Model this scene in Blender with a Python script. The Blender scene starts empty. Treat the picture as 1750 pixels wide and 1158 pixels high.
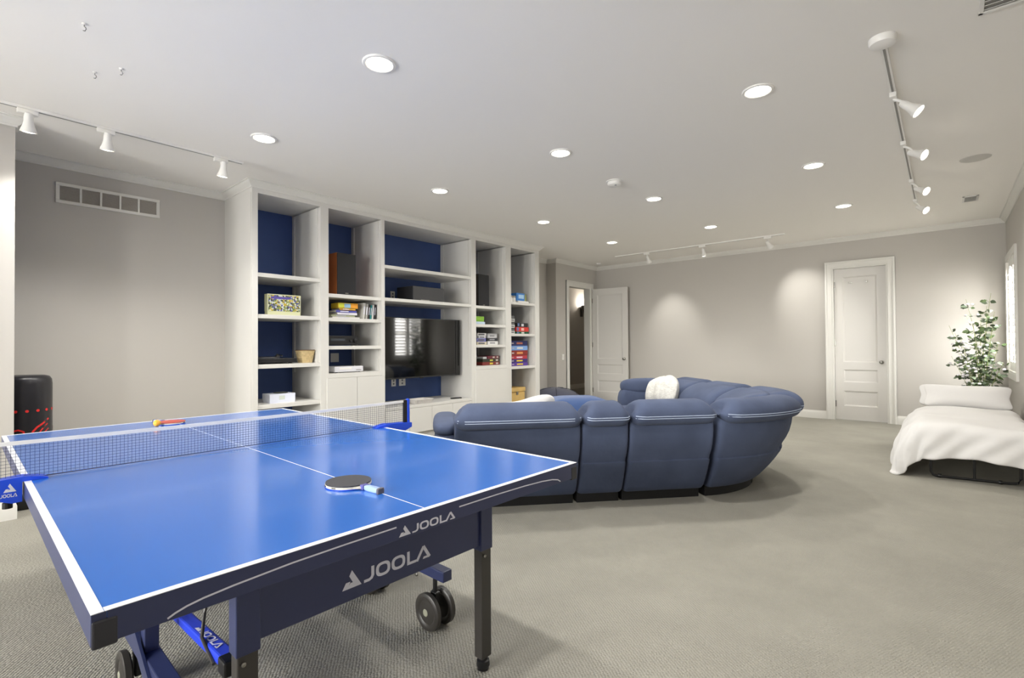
import bpy, bmesh, math, random
from mathutils import Vector, Matrix
random.seed(7)
S = bpy.context.scene
COL = S.collection
R = math.radians
# ------------------------------------------------------------------ camera
F_PX = 851.0
YAW, PITCH, ROLL = 0.71537, 0.011476, -0.006446
HC, ZC = 1.2397, 2.9227
cam = bpy.data.cameras.new('camera'); cam.sensor_fit = 'HORIZONTAL'; cam.sensor_width = 36
cam.lens = F_PX*36/1750; cam.clip_start = .02
co = bpy.data.objects.new('camera', cam); COL.objects.link(co)
fw = Vector((-math.sin(YAW)*math.cos(PITCH), math.cos(YAW)*math.cos(PITCH), math.sin(PITCH)))
rt = Vector((math.cos(YAW), math.sin(YAW), 0)); up = rt.cross(fw)
r2 = rt*math.cos(ROLL)+up*math.sin(ROLL); u2 = -rt*math.sin(ROLL)+up*math.cos(ROLL)
m = Matrix((r2, u2, -fw)).transposed().to_4x4(); m.translation = Vector((0, 0, HC))
co.matrix_world = m; S.camera = co
# ------------------------------------------------------------------ world, exposure
w = bpy.data.worlds.new('world'); S.world = w; w.use_nodes = True
bg = w.node_tree.nodes['Background']; bg.inputs[0].default_value = (.92, .96, 1, 1); bg.inputs[1].default_value = 3.0
vs = S.view_settings
vs.view_transform = 'Standard'; vs.look = 'None'; vs.gamma = 1; vs.use_curve_mapping = False
vs.exposure = 0.55
# daylight standing outside the windows of the place
DAY = .75
def area(name, loc, rot, sx, sy, power, col=(1, .985, .94)):
    l = bpy.data.lights.new(name, 'AREA'); l.shape = 'RECTANGLE'; l.size = sx; l.size_y = sy
    l.energy = power*DAY; l.color = col
    o = bpy.data.objects.new(name, l); COL.objects.link(o); o.location = loc; o.rotation_euler = rot
    return o
XR, YF, XL = .645, 9.4906, -6.0
WIN_R = [(8.28, 9.30)]
WIN_B = [(-4.35, -2.95), (-2.25, -.85)]
WZ0, WZ1 = .85, 2.30
for y0, y1 in WIN_R:
    area('window_right_offscreen', (XR+.75, (y0+y1)/2, 1.575), (0, R(90), 0), 1.6, y1-y0+.3, 330)
for x0, x1 in WIN_B:
    area('window_rear_offscreen', ((x0+x1)/2, -3.5, 1.575), (R(90), 0, 0), x1-x0+.2, 1.6, 460)
LAMP_W = 56

# ------------------------------------------------------------------ materials
def lin(c): return tuple(((v/255)/12.92 if v/255 <= .04045 else ((v/255+.055)/1.055)**2.4) for v in c)
MATS = {}
def mat(name, rgb, rough=.5, metal=0, spec=.5, var=0, vscale=8, bump=0, bscale=200, coat=0, sheen=0, emit=None, alpha=None):
    if name in MATS: return MATS[name]
    M = bpy.data.materials.new(name); M.use_nodes = True
    nt = M.node_tree; b = nt.nodes['Principled BSDF']
    c = lin(rgb)+(1,)
    b.inputs['Base Color'].default_value = c
    b.inputs['Roughness'].default_value = rough; b.inputs['Metallic'].default_value = metal
    b.inputs['Specular IOR Level'].default_value = spec
    b.inputs['Coat Weight'].default_value = coat; b.inputs['Coat Roughness'].default_value = .08
    b.inputs['Sheen Weight'].default_value = sheen
    tc = nt.nodes.new('ShaderNodeTexCoord')
    if var:
        n = nt.nodes.new('ShaderNodeTexNoise'); n.inputs['Scale'].default_value = vscale; n.inputs['Detail'].default_value = 4
        nt.links.new(tc.outputs['Object'], n.inputs['Vector'])
        r = nt.nodes.new('ShaderNodeMapRange'); r.inputs[1].default_value = .3; r.inputs[2].default_value = .7
        r.inputs[3].default_value = 1-var; r.inputs[4].default_value = 1+var
        nt.links.new(n.outputs['Fac'], r.inputs[0])
        mx = nt.nodes.new('ShaderNodeMix'); mx.data_type = 'RGBA'; mx.blend_type = 'MULTIPLY'; mx.inputs[0].default_value = 1
        mx.inputs[6].default_value = c
        nt.links.new(r.outputs[0], mx.inputs[7]); nt.links.new(mx.outputs[2], b.inputs['Base Color'])
    if bump:
        n2 = nt.nodes.new('ShaderNodeTexNoise'); n2.inputs['Scale'].default_value = bscale; n2.inputs['Detail'].default_value = 3
        nt.links.new(tc.outputs['Object'], n2.inputs['Vector'])
        bp = nt.nodes.new('ShaderNodeBump'); bp.inputs['Strength'].default_value = bump; bp.inputs['Distance'].default_value = .01
        nt.links.new(n2.outputs['Fac'], bp.inputs['Height']); nt.links.new(bp.outputs[0], b.inputs['Normal'])
    if emit:
        b.inputs['Emission Color'].default_value = c; b.inputs['Emission Strength'].default_value = emit
    MATS[name] = M
    return M
M_wall = mat('wall_paint', (193, 189, 183), .9, spec=.2, bump=.05, bscale=300)
M_ceil = mat('ceiling_paint', (246, 243, 238), .95, spec=.1)
M_trim = mat('trim_paint', (224, 222, 216), .45, spec=.4)
M_cab = mat('cabinet_paint', (216, 214, 209), .45, spec=.4, var=.012, vscale=3)
M_blue = mat('blue_panel', (68, 90, 144), .55, spec=.3, var=.06, vscale=3)
M_door = mat('door_paint', (214, 211, 206), .4, spec=.4)
M_navy = mat('navy_metal', (47, 54, 90), .36, spec=.5)
M_under = M_navy
M_rail = M_navy
M_black = mat('black_plastic', (22, 22, 24), .4)
M_dark = mat('dark_leg', (56, 53, 50), .4)
M_line = mat('white_line', (232, 234, 240), .4)
M_sil = mat('satin_nickel', (150, 148, 142), .3, metal=1)
M_white = mat('white_plastic', (238, 236, 232), .35)
M_print = mat('white_print', (216, 216, 228), .5)
M_brightblue = mat('bright_blue', (24, 74, 214), .35)
M_lockbar = mat('lock_bar_blue', (40, 66, 205), .4)
M_sofa = mat('sofa_suede', (78, 87, 111), .92, spec=.1, var=.13, vscale=4, bump=.12, bscale=30, sheen=.06)
M_sofatop = M_sofa
M_stitch = mat('pale_stitch', (172, 184, 208), .7)
M_sofablack = mat('sofa_base_black', (20, 20, 22), .6)
M_linen = mat('white_linen', (222, 220, 218), .85, spec=.15, bump=.15, bscale=14)
M_fluff = mat('grey_fluff', (214, 212, 206), .95, spec=.1, var=.12, vscale=25, bump=.9, bscale=60)
M_lamp = mat('lamp_glow', (255, 246, 228), .5, emit=9)
M_bulb = mat('bulb_glow', (255, 246, 228), .5, emit=7)

def pane_mat():
    M = bpy.data.materials.new('window_glass'); M.use_nodes = True; nt = M.node_tree; nt.nodes.clear()
    o = nt.nodes.new('ShaderNodeOutputMaterial'); mx = nt.nodes.new('ShaderNodeMixShader'); mx.inputs[0].default_value = .06
    t = nt.nodes.new('ShaderNodeBsdfTransparent'); g = nt.nodes.new('ShaderNodeBsdfGlossy'); g.inputs['Roughness'].default_value = .02
    nt.links.new(t.outputs[0], mx.inputs[1]); nt.links.new(g.outputs[0], mx.inputs[2]); nt.links.new(mx.outputs[0], o.inputs[0])
    return M
M_pane = pane_mat()
def carpet_mat():
    M = mat('carpet', (176, 170, 155), .97, spec=.05); nt = M.node_tree; b = nt.nodes['Principled BSDF']
    tc = next(n for n in nt.nodes if n.type == 'TEX_COORD')
    v = nt.nodes.new('ShaderNodeTexVoronoi'); v.inputs['Scale'].default_value = 105; v.inputs['Randomness'].default_value = .35
    mp = nt.nodes.new('ShaderNodeMapping'); mp.inputs['Rotation'].default_value = (0, 0, R(28)); mp.inputs['Scale'].default_value = (1, .72, 1)
    nt.links.new(tc.outputs['Object'], mp.inputs[0]); nt.links.new(mp.outputs[0], v.inputs['Vector'])
    n = nt.nodes.new('ShaderNodeTexNoise'); n.inputs['Scale'].default_value = 1.6; n.inputs['Detail'].default_value = 6; n.inputs['Roughness'].default_value = .65
    nt.links.new(tc.outputs['Object'], n.inputs['Vector'])
    r2_ = nt.nodes.new('ShaderNodeMapRange'); r2_.inputs[1].default_value = .3; r2_.inputs[2].default_value = .7; r2_.inputs[3].default_value = .90; r2_.inputs[4].default_value = 1.07
    nt.links.new(n.outputs['Fac'], r2_.inputs[0])
    mx = nt.nodes.new('ShaderNodeMix'); mx.data_type = 'RGBA'; mx.blend_type = 'MULTIPLY'; mx.inputs[0].default_value = 1
    mx.inputs[6].default_value = lin((160, 157, 147))+(1,)
    nt.links.new(r2_.outputs[0], mx.inputs[7]); nt.links.new(mx.outputs[2], b.inputs['Base Color'])
    bp = nt.nodes.new('ShaderNodeBump'); bp.inputs['Strength'].default_value = .9; bp.inputs['Distance'].default_value = .006; bp.invert = True
    nt.links.new(v.outputs['Distance'], bp.inputs['Height']); nt.links.new(bp.outputs[0], b.inputs['Normal'])
    return M
M_carpet = carpet_mat()
def table_mat():
    M = mat('table_blue', (48, 112, 204), .20, spec=.75, coat=.35)
    return M
M_table = table_mat()
def picture_mat(name, cols, scale):
    M = mat(name, cols[0], .45); nt = M.node_tree; b = nt.nodes['Principled BSDF']
    tc = next(n for n in nt.nodes if n.type == 'TEX_COORD')
    v = nt.nodes.new('ShaderNodeTexVoronoi'); v.inputs['Scale'].default_value = scale
    nt.links.new(tc.outputs['Object'], v.inputs['Vector'])
    sp = nt.nodes.new('ShaderNodeSeparateColor'); nt.links.new(v.outputs['Color'], sp.inputs[0])
    cr = nt.nodes.new('ShaderNodeValToRGB'); cr.color_ramp.interpolation = 'CONSTANT'
    el = cr.color_ramp.elements
    while len(el) < len(cols): el.new(.5)
    for i, c in enumerate(cols): el[i].position = i/len(cols); el[i].color = lin(c)+(1,)
    nt.links.new(sp.outputs[0], cr.inputs[0]); nt.links.new(cr.outputs[0], b.inputs['Base Color'])
    return M

# ------------------------------------------------------------------ mesh builder
class MB:
    def __init__(s): s.bm = bmesh.new()
    def box(s, x0, x1, y0, y1, z0, z1, b=0, seg=2):
        t = bmesh.new(); bmesh.ops.create_cube(t, size=1)
        for v in t.verts: v.co = Vector(((x0+x1)/2+v.co.x*(x1-x0), (y0+y1)/2+v.co.y*(y1-y0), (z0+z1)/2+v.co.z*(z1-z0)))
        if b: bmesh.ops.bevel(t, geom=t.edges[:], offset=b, segments=seg, profile=.5, affect='EDGES')
        s.add(t); return s
    def obox(s, c, sx, sy, sz, rot, b=0):
        t = bmesh.new(); bmesh.ops.create_cube(t, size=1)
        for v in t.verts: v.co = Vector((v.co.x*sx, v.co.y*sy, v.co.z*sz))
        if b: bmesh.ops.bevel(t, geom=t.edges[:], offset=b, segments=2, profile=.5, affect='EDGES')
        for v in t.verts: v.co = rot @ v.co + Vector(c)
        s.add(t); return s
    def bar(s, p, q, wdt, hgt, b=0):
        p, q = Vector(p), Vector(q); d = q-p
        z = d.normalized(); ref = Vector((0, 0, 1)) if abs(z.z) < .95 else Vector((0, 1, 0))
        x = z.cross(ref).normalized(); y = x.cross(z)
        rot = Matrix((x, y, z)).transposed()
        return s.obox((p+q)/2, wdt, hgt, d.length, rot, b)
    def add(s, t):
        mp = {}
        for v in t.verts: mp[v] = s.bm.verts.new(v.co)
        for f in t.faces:
            try: s.bm.faces.new([mp[v] for v in f.verts])
            except ValueError: pass
        t.free()
    def rings(s, rs, cap=True, closed=False):
        L = [[s.bm.verts.new(p) for p in r] for r in rs]
        n = len(L[0]); k = len(L)
        for i in range(k if closed else k-1):
            a, b = L[i], L[(i+1) % k]
            for j in range(n):
                s.bm.faces.new((a[j], a[(j+1) % n], b[(j+1) % n], b[j]))
        if cap and not closed:
            s.bm.faces.new(L[0][::-1]); s.bm.faces.new(L[-1])
        return s
    def tube(s, pts, r, n=8, closed=False):
        pts = [Vector(p) for p in pts]; rs = []; k = len(pts)
        for i, p in enumerate(pts):
            a = pts[(i-1) % k] if (closed or i > 0) else p; b = pts[(i+1) % k] if (closed or i < k-1) else p
            t = (b-a).normalized(); ref = Vector((0, 0, 1)) if abs(t.z) < .9 else Vector((1, 0, 0))
            x = t.cross(ref).normalized(); y = t.cross(x)
            rr = r[i] if isinstance(r, (list, tuple)) else r
            rs.append([p+x*rr*math.cos(2*math.pi*j/n)+y*rr*math.sin(2*math.pi*j/n) for j in range(n)])
        return s.rings(rs, closed=closed)
    def lathe(s, prof, c=(0, 0, 0), n=24, axis='z', rot=None):
        rs = []
        for r, z in prof:
            ring = []
            for j in range(n):
                a = 2*math.pi*j/n; p = Vector((r*math.cos(a), r*math.sin(a), z))
                if axis == 'x': p = Vector((p.z, p.x, p.y))
                if axis == 'y': p = Vector((p.x, p.z, -p.y))
                if rot: p = rot @ p
                ring.append(p+Vector(c))
            rs.append(ring)
        return s.rings(rs)
    def poly(s, pts):
        s.bm.faces.new([s.bm.verts.new(p) for p in pts]); return s
    def prism(s, pts, d):
        a = [s.bm.verts.new(p) for p in pts]; b = [s.bm.verts.new(Vector(p)+Vector(d)) for p in pts]; n = len(a)
        s.bm.faces.new(a[::-1]); s.bm.faces.new(b)
        for j in range(n): s.bm.faces.new((a[j], a[(j+1) % n], b[(j+1) % n], b[j]))
        return s
    def sup(s, c, a, p=4, rot=None, n=8, f=None):
        t = bmesh.new(); bmesh.ops.create_cube(t, size=2)
        bmesh.ops.subdivide_edges(t, edges=t.edges[:], cuts=n, use_grid_fill=True)
        for v in t.verts:
            q = v.co; l = (abs(q.x)**p+abs(q.y)**p+abs(q.z)**p)**(1/p); q = q/l
            if f: q = f(q)
            q = Vector((q.x*a[0], q.y*a[1], q.z*a[2]))
            if rot: q = rot @ q
            v.co = q+Vector(c)
        s.add(t); return s
    def build(s, name, M, parent=None, local=False, smooth=None, kind=None, label=None, origin=None):
        bmesh.ops.recalc_face_normals(s.bm, faces=s.bm.faces[:])
        me = bpy.data.meshes.new(name); s.bm.to_mesh(me); s.bm.free()
        me.materials.append(M)
        o = bpy.data.objects.new(name, me); COL.objects.link(o)
        if parent is not None:
            if not local:
                off = WORLD_OF(parent); me.transform(Matrix.Translation(-off))
            o.parent = parent
        else:
            if origin is None:
                c = [Vector(b) for b in o.bound_box]
                lo = Vector([min(q[i] for q in c) for i in range(3)]); hi = Vector([max(q[i] for q in c) for i in range(3)])
                origin = Vector(((lo.x+hi.x)/2, (lo.y+hi.y)/2, lo.z))
            me.transform(Matrix.Translation(-Vector(origin))); o.location = origin
        if smooth is not None:
            me.polygons.foreach_set('use_smooth', [True]*len(me.polygons)); me.set_sharp_from_angle(angle=R(smooth))
        if kind: o['kind'] = kind
        if label: o['label'] = label
        me.update()
        return o
def WORLD_OF(o):
    v = Vector((0, 0, 0))
    while o is not None: v += o.location; o = o.parent
    return v
def tag(o, label, cat, group=None):
    o['label'] = label; o['category'] = cat
    if group: o['group'] = group
    return o
def thing(name, label, cat, loc, rz=0, group=None):
    o = bpy.data.objects.new(name, None); o.empty_display_size = .1; COL.objects.link(o)
    o.location = loc; o.rotation_euler = (0, 0, rz)
    return tag(o, label, cat, group)
def struct(o): o['kind'] = 'structure'; return o
def sempty(name, loc):
    o = bpy.data.objects.new(name, None); o.empty_display_size = .1; COL.objects.link(o); o.location = loc; o['kind'] = 'structure'; return o
def spot(name, parent, loc, target, watts, angle=100, blend=.8, size=.04, col=(1, .975, .92)):
    l = bpy.data.lights.new(name, 'SPOT'); l.energy = watts; l.spot_size = R(angle); l.spot_blend = blend; l.shadow_soft_size = size; l.color = col
    o = bpy.data.objects.new(name, l); COL.objects.link(o)
    loc = Vector(loc); dvec = Vector(target)-loc
    o.rotation_euler = dvec.to_track_quat('-Z', 'Y').to_euler()
    o.parent = parent; o.location = loc-WORLD_OF(parent)
    return o

# ================================================================== SETTING
struct(MB().box(-9.2, .95, -2.9, 13.8, -.1, 0).build('floor', M_carpet, origin=(0, 0, 0)))
struct(MB().box(-9.2, .95, -2.9, 13.8, ZC, ZC+.1).build('ceiling', M_ceil, origin=(0, 0, ZC)))
def holed(axis, p0, p1, a0, a1, z1, holes, name, M=M_wall):
    """wall slab with rectangular openings; axis 'x' means it runs along Y at x=p0..p1"""
    mb = MB()
    def B(u0, u1, za, zb):
        if u1-u0 < 1e-4 or zb-za < 1e-4: return
        if axis == 'x': mb.box(p0, p1, u0, u1, za, zb)
        else: mb.box(u0, u1, p0, p1, za, zb)
    u = a0
    for h0, h1, hz0, hz1 in sorted(holes):
        B(u, h0, 0, z1); B(h0, h1, 0, hz0); B(h0, h1, hz1, z1); u = h1
    B(u, a1, 0, z1)
    return struct(mb.build(name, M))
holed('x', XR, XR+.16, -2.75, YF+.16, ZC, [(a, b, WZ0, WZ1) for a, b in WIN_R], 'wall_right')
holed('y', -2.75, -2.6, -5.25, XR, ZC, [(a, b, WZ0, WZ1) for a, b in WIN_B], 'wall_rear')
D1 = (-1.37, -.65); DH = 2.445
holed('y', YF, YF+.16, -5.92, XR+.16, ZC, [(D1[0], D1[1], 0, DH)], 'wall_far')
XD = -5.77; D2 = (8.40, 9.22)
holed('x', XD-.15, XD, 7.97, YF, ZC, [(D2[0], D2[1], 0, DH)], 'wall_doorway')
struct(MB().box(XL-.15, XL, -1.0, 8.09, 0, ZC).build('wall_left', M_wall))
struct(MB().box(XL, XD-.15, 7.97, 8.09, 0, ZC).build('wall_return', M_wall))
struct(MB().box(-5.26, -5.115, -2.6, .36, 0, ZC).build('wall_partition', M_wall))
struct(MB().box(XL, -5.26, -1.1, -1.0, 0, ZC).build('wall_recess', M_wall))
# hall beyond the open door
struct(MB().box(-7.95, -7.8, 7.0, 13.6, 0, ZC).build('wall_hall', M_wall))
struct(MB().box(-7.8, XD-.15, 13.45, 13.6, 0, ZC).build('wall_hall_end', M_wall))
struct(MB().box(-7.8, XL-.15, 6.9, 7.05, 0, ZC).build('wall_hall_near', M_wall))
struct(MB().box(-5.92, -5.77, YF+.16, 13.6, 0, ZC).build('wall_hall_side', M_wall))

# mouldings: profile (out from wall, z) swept straight, ends mitred by factor
CROWN = [(0, -.070), (.010, -.070), (.013, -.058), (.024, -.052), (.042, -.026), (.049, -.020), (.053, -.010), (.066, -.009), (.066, 0), (0, 0)]
BASE = [(0, 0), (.018, 0), (.018, .095), (.013, .108), (.008, .118), (.005, .13), (0, .13)]
def mould(mb, prof, p, q, n, z, m0=0, m1=0):
    """p,q wall-line ends, n outward normal, m0/m1 mitre at the ends (+1 grows with depth)"""
    p, q, n = Vector(p), Vector(q), Vector(n); t = (q-p).normalized()
    rs = []
    for e, mm, sg in ((p, m0, -1), (q, m1, 1)):
        rs.append([Vector((*(e+n*o+t*sg*mm*o), z+h)) for o, h in prof])
    mb.rings(rs)
XB, YB0, YB1 = -5.27, 2.07, 6.787          # bookcase front plane and ends
segs_c = [((XL, -1.0), (XL, YB0), (1, 0), 0, -1), ((XL, YB1), (XL, 7.97), (1, 0), -1, -1), ((XL, 7.97), (XD, 7.97), (0, -1), -1, 1),
          ((XD, 7.97), (XD, YF), (1, 0), 1, -1), ((XD, YF), (XR, YF), (0, -1), -1, -1), ((XR, YF), (XR, -2.6), (-1, 0), -1, -1),
          ((-5.115, -2.6), (-5.115, .36), (1, 0), -1, 1), ((-5.115, .36), (-5.26, .36), (0, 1), 1, 1)]
for i, (p, q, n, a, b) in enumerate(segs_c):
    mb = MB(); mould(mb, CROWN, p, q, n, ZC, a, b); struct(mb.build('trim_%d' % (i+1), M_trim, smooth=30))
def baseb(name, segs):
    mb = MB()
    for p, q, n, a, b in segs: mould(mb, BASE, p, q, n, 0, a, b)
    struct(mb.build(name, M_trim, smooth=30))
CW = .095
baseb('baseboard_left', [((XL, -1.0), (XL, YB0), (1, 0), 0, 0), ((XL, YB1), (XL, 7.97), (1, 0), 0, -1)])
baseb('baseboard_doorway', [((XL, 7.97), (XD, 7.97), (0, -1), -1, 1), ((XD, 7.97), (XD, D2[0]-CW), (1, 0), 1, 0), ((XD, D2[1]+CW), (XD, YF), (1, 0), 0, -1)])
baseb('baseboard_far', [((XD, YF), (D1[0]-CW, YF), (0, -1), -1, 0), ((D1[1]+CW, YF), (XR, YF), (0, -1), 0, -1)])
baseb('baseboard_right', [((XR, YF), (XR, -2.6), (-1, 0), -1, 0)])
baseb('baseboard_partition', [((-5.115, -2.6), (-5.115, .36), (1, 0), 0, 1), ((-5.115, .36), (-5.26, .36), (0, 1), 1, 0)])
baseb('baseboard_hall', [((-7.8, 7.05), (-7.8, 13.45), (1, 0), 0, 0)])

# ---- doors
def casing(name, axis, plane, sgn, a0, a1, h, depth):
    """casing boards with a backband around an opening plus jamb lining"""
    mb = MB()
    def B(u0, u1, d0, d1, z0, z1):
        d0, d1 = sorted((plane+sgn*d0, plane+sgn*d1))
        if axis == 'y': mb.box(u0, u1, d0, d1, z0, z1, .003)
        else: mb.box(d0, d1, u0, u1, z0, z1, .003)
    for e in (-1, 1):
        u = a0 if e < 0 else a1
        B(min(u, u+e*CW), max(u, u+e*CW), -.002, .018, 0, h+CW)
        B(min(u+e*(CW-.028), u+e*CW), max(u+e*(CW-.028), u+e*CW), -.002, .03, 0, h+CW)
        B(min(u, u-e*.02), max(u, u-e*.02), -depth, .01, 0, h)
    B(a0-CW, a1+CW, -.002, .0178, h, h+CW); B(a0-CW, a1+CW, -.002, .0298, h+CW-.028, h+CW)
    B(a0, a1, -depth, .0098, h-.02, h)
    return struct(mb.build(name, M_trim))
casing('trim_9', 'y', YF, -1, D1[0], D1[1], DH, .155)
casing('trim_10', 'x', XD, 1, D2[0], D2[1], DH, .145)
def door_leaf(name, wd, h, loc, rz, knob_x, hinge_x):
    """leaf in local coords: x 0..wd, y thickness .04, face toward -y; one tall panel over two low ones"""
    root = sempty(name, loc); root.rotation_euler = (0, 0, rz)
    st = .115; t = .04
    zs = [.22, .46, .60, .80, .92, h-.13]          # panel bottoms/tops
    mb = MB()
    mb.box(0, st, 0, t, 0, h, .002); mb.box(wd-st, wd, 0, t, 0, h, .002)
    for z0, z1 in ((0, zs[0]), (zs[1], zs[2]), (zs[3], zs[4]), (zs[5], h)): mb.box(st-.001, wd-st+.001, .0003, t-.0003, z0, z1)
    mb.build('door_frame', M_door, root, True)
    for i in range(3):
        z0, z1 = zs[2*i], zs[2*i+1]
        p = MB(); p.box(st, wd-st, .016, t-.016, z0, z1)
        for sy in (0, 1):
            a = .006 if sy == 0 else t-.006; b_ = .017 if sy == 0 else t-.017
            # sloped moulding frame
            rs = [[(st, a, z0), (wd-st, a, z0), (wd-st, a, z1), (st, a, z1)], [(st+.022, b_, z0+.022), (wd-st-.022, b_, z0+.022), (wd-st-.022, b_, z1-.022), (st+.022, b_, z1-.022)]]
            p.rings(rs, cap=False)
        p.build('panel', M_door, root, True)
    k = MB()
    for sg in (-1, 1):
        y = 0 if sg < 0 else t
        prof = [(.028, 0), (.028, .006), (.012, .010), (.011, .030), (.024, .038), (.029, .050), (.026, .060), (.012, .066)]
        k.lathe([(r, sg*zz) for r, zz in prof], (knob_x, y, .925), 20, 'y')
    k.build('knob', M_sil, root, True, smooth=40)
    for z in (.25, 1.22, h-.25):
        MB().box(hinge_x-.008, hinge_x+.008, -.006, .012, z-.05, z+.05, .002).build('hinge', M_sil, root, True)
    return root
dl = door_leaf('door_1', D1[1]-D1[0]-.046, DH-.03, (D1[0]+.023, YF+.05, .008), 0, D1[1]-D1[0]-.11, .006)
MB().box(.19, .235, -.012, .0, 2.18, 2.195, .002).build('coat_hook', M_sil, dl, True)
MB().box(.42, .445, -.022, .0, 2.17, 2.205, .003).build('coat_hook', M_sil, dl, True)
# open leaf, hinged at the far jamb and swung back almost flat against the far wall
door_leaf('door_2', .80, DH-.03, (XD+.03, D2[1]+.04, .008), R(5), .80-.07, .004)

# ---- windows with plantation shutters
def window(name, axis, plane, sgn, a0, a1, z0, z1, depth=.15, tilt=-12):
    """sgn: direction from wall face into the room"""
    root = sempty(name, ((plane, (a0+a1)/2, z0) if axis == 'x' else ((a0+a1)/2, plane, z0)))
    def B(mb, u0, u1, d0, d1, za, zb, b=.003):
        d0, d1 = sorted((plane+sgn*d0, plane+sgn*d1))
        if axis == 'x': mb.box(d0, d1, u0, u1, za, zb, b)
        else: mb.box(u0, u1, d0, d1, za, zb, b)
    c = .08; mb = MB()
    for (u0, u1, za, zb) in ((a0-c, a0, z0-c, z1+c), (a1, a1+c, z0-c, z1+c), (a0, a1, z1, z1+c), (a0, a1, z0-c, z0)): B(mb, u0, u1, -.001, .024, za, zb)
    for (u0, u1, za, zb) in ((a0, a0+.02, z0, z1), (a1-.02, a1, z0, z1), (a0, a1, z1-.02, z1), (a0, a1, z0, z0+.02)): B(mb, u0, u1, -depth, .02, za, zb, 0)
    mb.build('window_frame', M_trim, root)
    g = MB(); B(g, a0+.02, a1-.02, -depth+.02, -depth+.026, z0+.02, z1-.02, 0); g.build('pane', M_pane, root)
    s_ = MB(); B(s_, (a0+a1)/2-.015, (a0+a1)/2+.015, -depth+.005, -depth+.045, z0+.02, z1-.02); B(s_, a0+.02, a1-.02, -depth+.006, -depth+.044, (z0+z1)/2-.018, (z0+z1)/2+.018)
    s_.build('sash_bar', M_trim, root)
    wd = (a1-a0-.044)/2
    for i in range(2):
        u0 = a0+.022+i*wd+.001; u1 = u0+wd-.002
        p = MB(); sw = .05
        for (x0, x1, za, zb) in ((u0, u0+sw, z0+.022, z1-.022), (u1-sw, u1, z0+.022, z1-.022), (u0+sw, u1-sw, z1-.022-.09, z1-.022), (u0+sw, u1-sw, z0+.022, z0+.132)): B(p, x0, x1, -.03, -.002, za, zb)
        sh = p.build('shutter', M_white, root)
        za, zb = z0+.14, z1-.12; n = 14
        me = None
        for k in range(n):
            z = za+(k+.5)*(zb-za)/n
            if me is None:
                lm = MB(); L = u1-u0-2*sw
                prof = [(.042*math.cos(t), .0055*math.sin(t)) for t in [2*math.pi*j/10 for j in range(10)]]
                an = R(tilt); ca, sa = math.cos(an), math.sin(an)
                rs = []
                for e in (-L/2, L/2):
                    ring = []
                    for x, y in prof:
                        dx, dz = x*ca-y*sa, x*sa+y*ca
                        ring.append((sgn*dx, e, dz) if axis == 'x' else (e, sgn*dx, dz))
                    rs.append(ring)
                lm.rings(rs); lo = lm.build('louver', M_white, sh, True, smooth=40); me = lo.data
            else:
                lo = bpy.data.objects.new('louver', me); COL.objects.link(lo); lo.parent = sh
            d = plane-sgn*.016
            lo.location = Vector((d, (u0+u1)/2, z) if axis == 'x' else ((u0+u1)/2, d, z))-WORLD_OF(sh)
        rod = MB(); B(rod, (u0+u1)/2-.006, (u0+u1)/2+.006, .03, .04, za+.02, zb-.02, .002); rod.build('tilt_rod', M_white, sh)
    return root
for i, (a, b) in enumerate(WIN_R): window('window_%d' % (i+1), 'x', XR, -1, a, b, WZ0, WZ1, tilt=-48 if i == 0 else -12)
for i, (a, b) in enumerate(WIN_B): window('window_%d' % (i+2), 'y', -2.6, 1, a, b, WZ0, WZ1)

# ================================================================== BUILT-IN BOOKCASE
BK = thing('bookcase', 'white built-in bookcase with five bays and navy back panels beside recess wall', 'bookcase', (-5.6, 4.4, 0))
XK = -5.965
bays = [(2.128, 2.801), (2.899, 3.60), (3.65, 5.156), (5.254, 5.923), (6.051, 6.674)]
ups = [(YB0, bays[0][0])]+[(bays[i][1], bays[i+1][0]) for i in range(4)]+[(bays[4][1], YB1)]
ZT = 2.805
for i, (a, b) in enumerate(ups):
    mb = MB(); mb.box(XL+.002, XB-.02, a+.008, b-.008, 0, ZT-.001); mb.box(XB-.022, XB, a, b, 0, ZT, .002)
    if i == 0: mb.box(XL+.001, XB-.03, a, a+.03, 0, ZT)
    if i == 5: mb.box(XL+.001, XB-.03, b-.03, b, 0, ZT)
    mb.build('upright', M_cab, BK)
mb = MB(); mb.box(XB-.022, XB, YB0, YB1, ZT, ZC-.002); mb.box(XL+.002, XB-.0221, YB0+.021, YB1-.021, ZT+.01, ZT+.03); mb.box(XL+.001, XB-.0221, YB0, YB0+.02, ZT+.0005, ZC-.002); mb.box(XL+.001, XB-.0221, YB1-.02, YB1, ZT+.0005, ZC-.002)
mb.build('header', M_cab, BK)
mb = MB()
mould(mb, CROWN, (XL, YB0), (XB, YB0), (0, -1), ZC-.001, -1, 1); mould(mb, CROWN, (XB, YB0), (XB, YB1), (1, 0), ZC-.001, 1, 1); mould(mb, CROWN, (XB, YB1), (XL, YB1), (0, 1), ZC-.001, 1, -1)
mb.build('crown', M_trim, BK, smooth=30)
for i, (a, b) in enumerate(bays):
    MB().box(XL+.002, XK, a-.005, b+.005, .02, ZT+.015).build('back_panel', M_blue, BK)
SH = .042
shelves = [[1.995, 1.570, 1.052, .636], [1.838, 1.563, 1.240], [2.252, 1.842], [1.832, 1.553, 1.242], [1.938, 1.420, .885]]
for (a, b), zs in zip(bays, shelves):
    for z in zs:
        MB().box(XK, XB-.012, a-.002, b+.002, z-SH, z, .003).build('shelf', M_cab, BK)
for (a, b) in bays:
    for x in (-5.90, -5.345):
        MB().box(x-.010, x+.010, b-.004, b+.009, .93, ZT-.005).build('shelf_standard', M_cab, BK)
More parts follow.
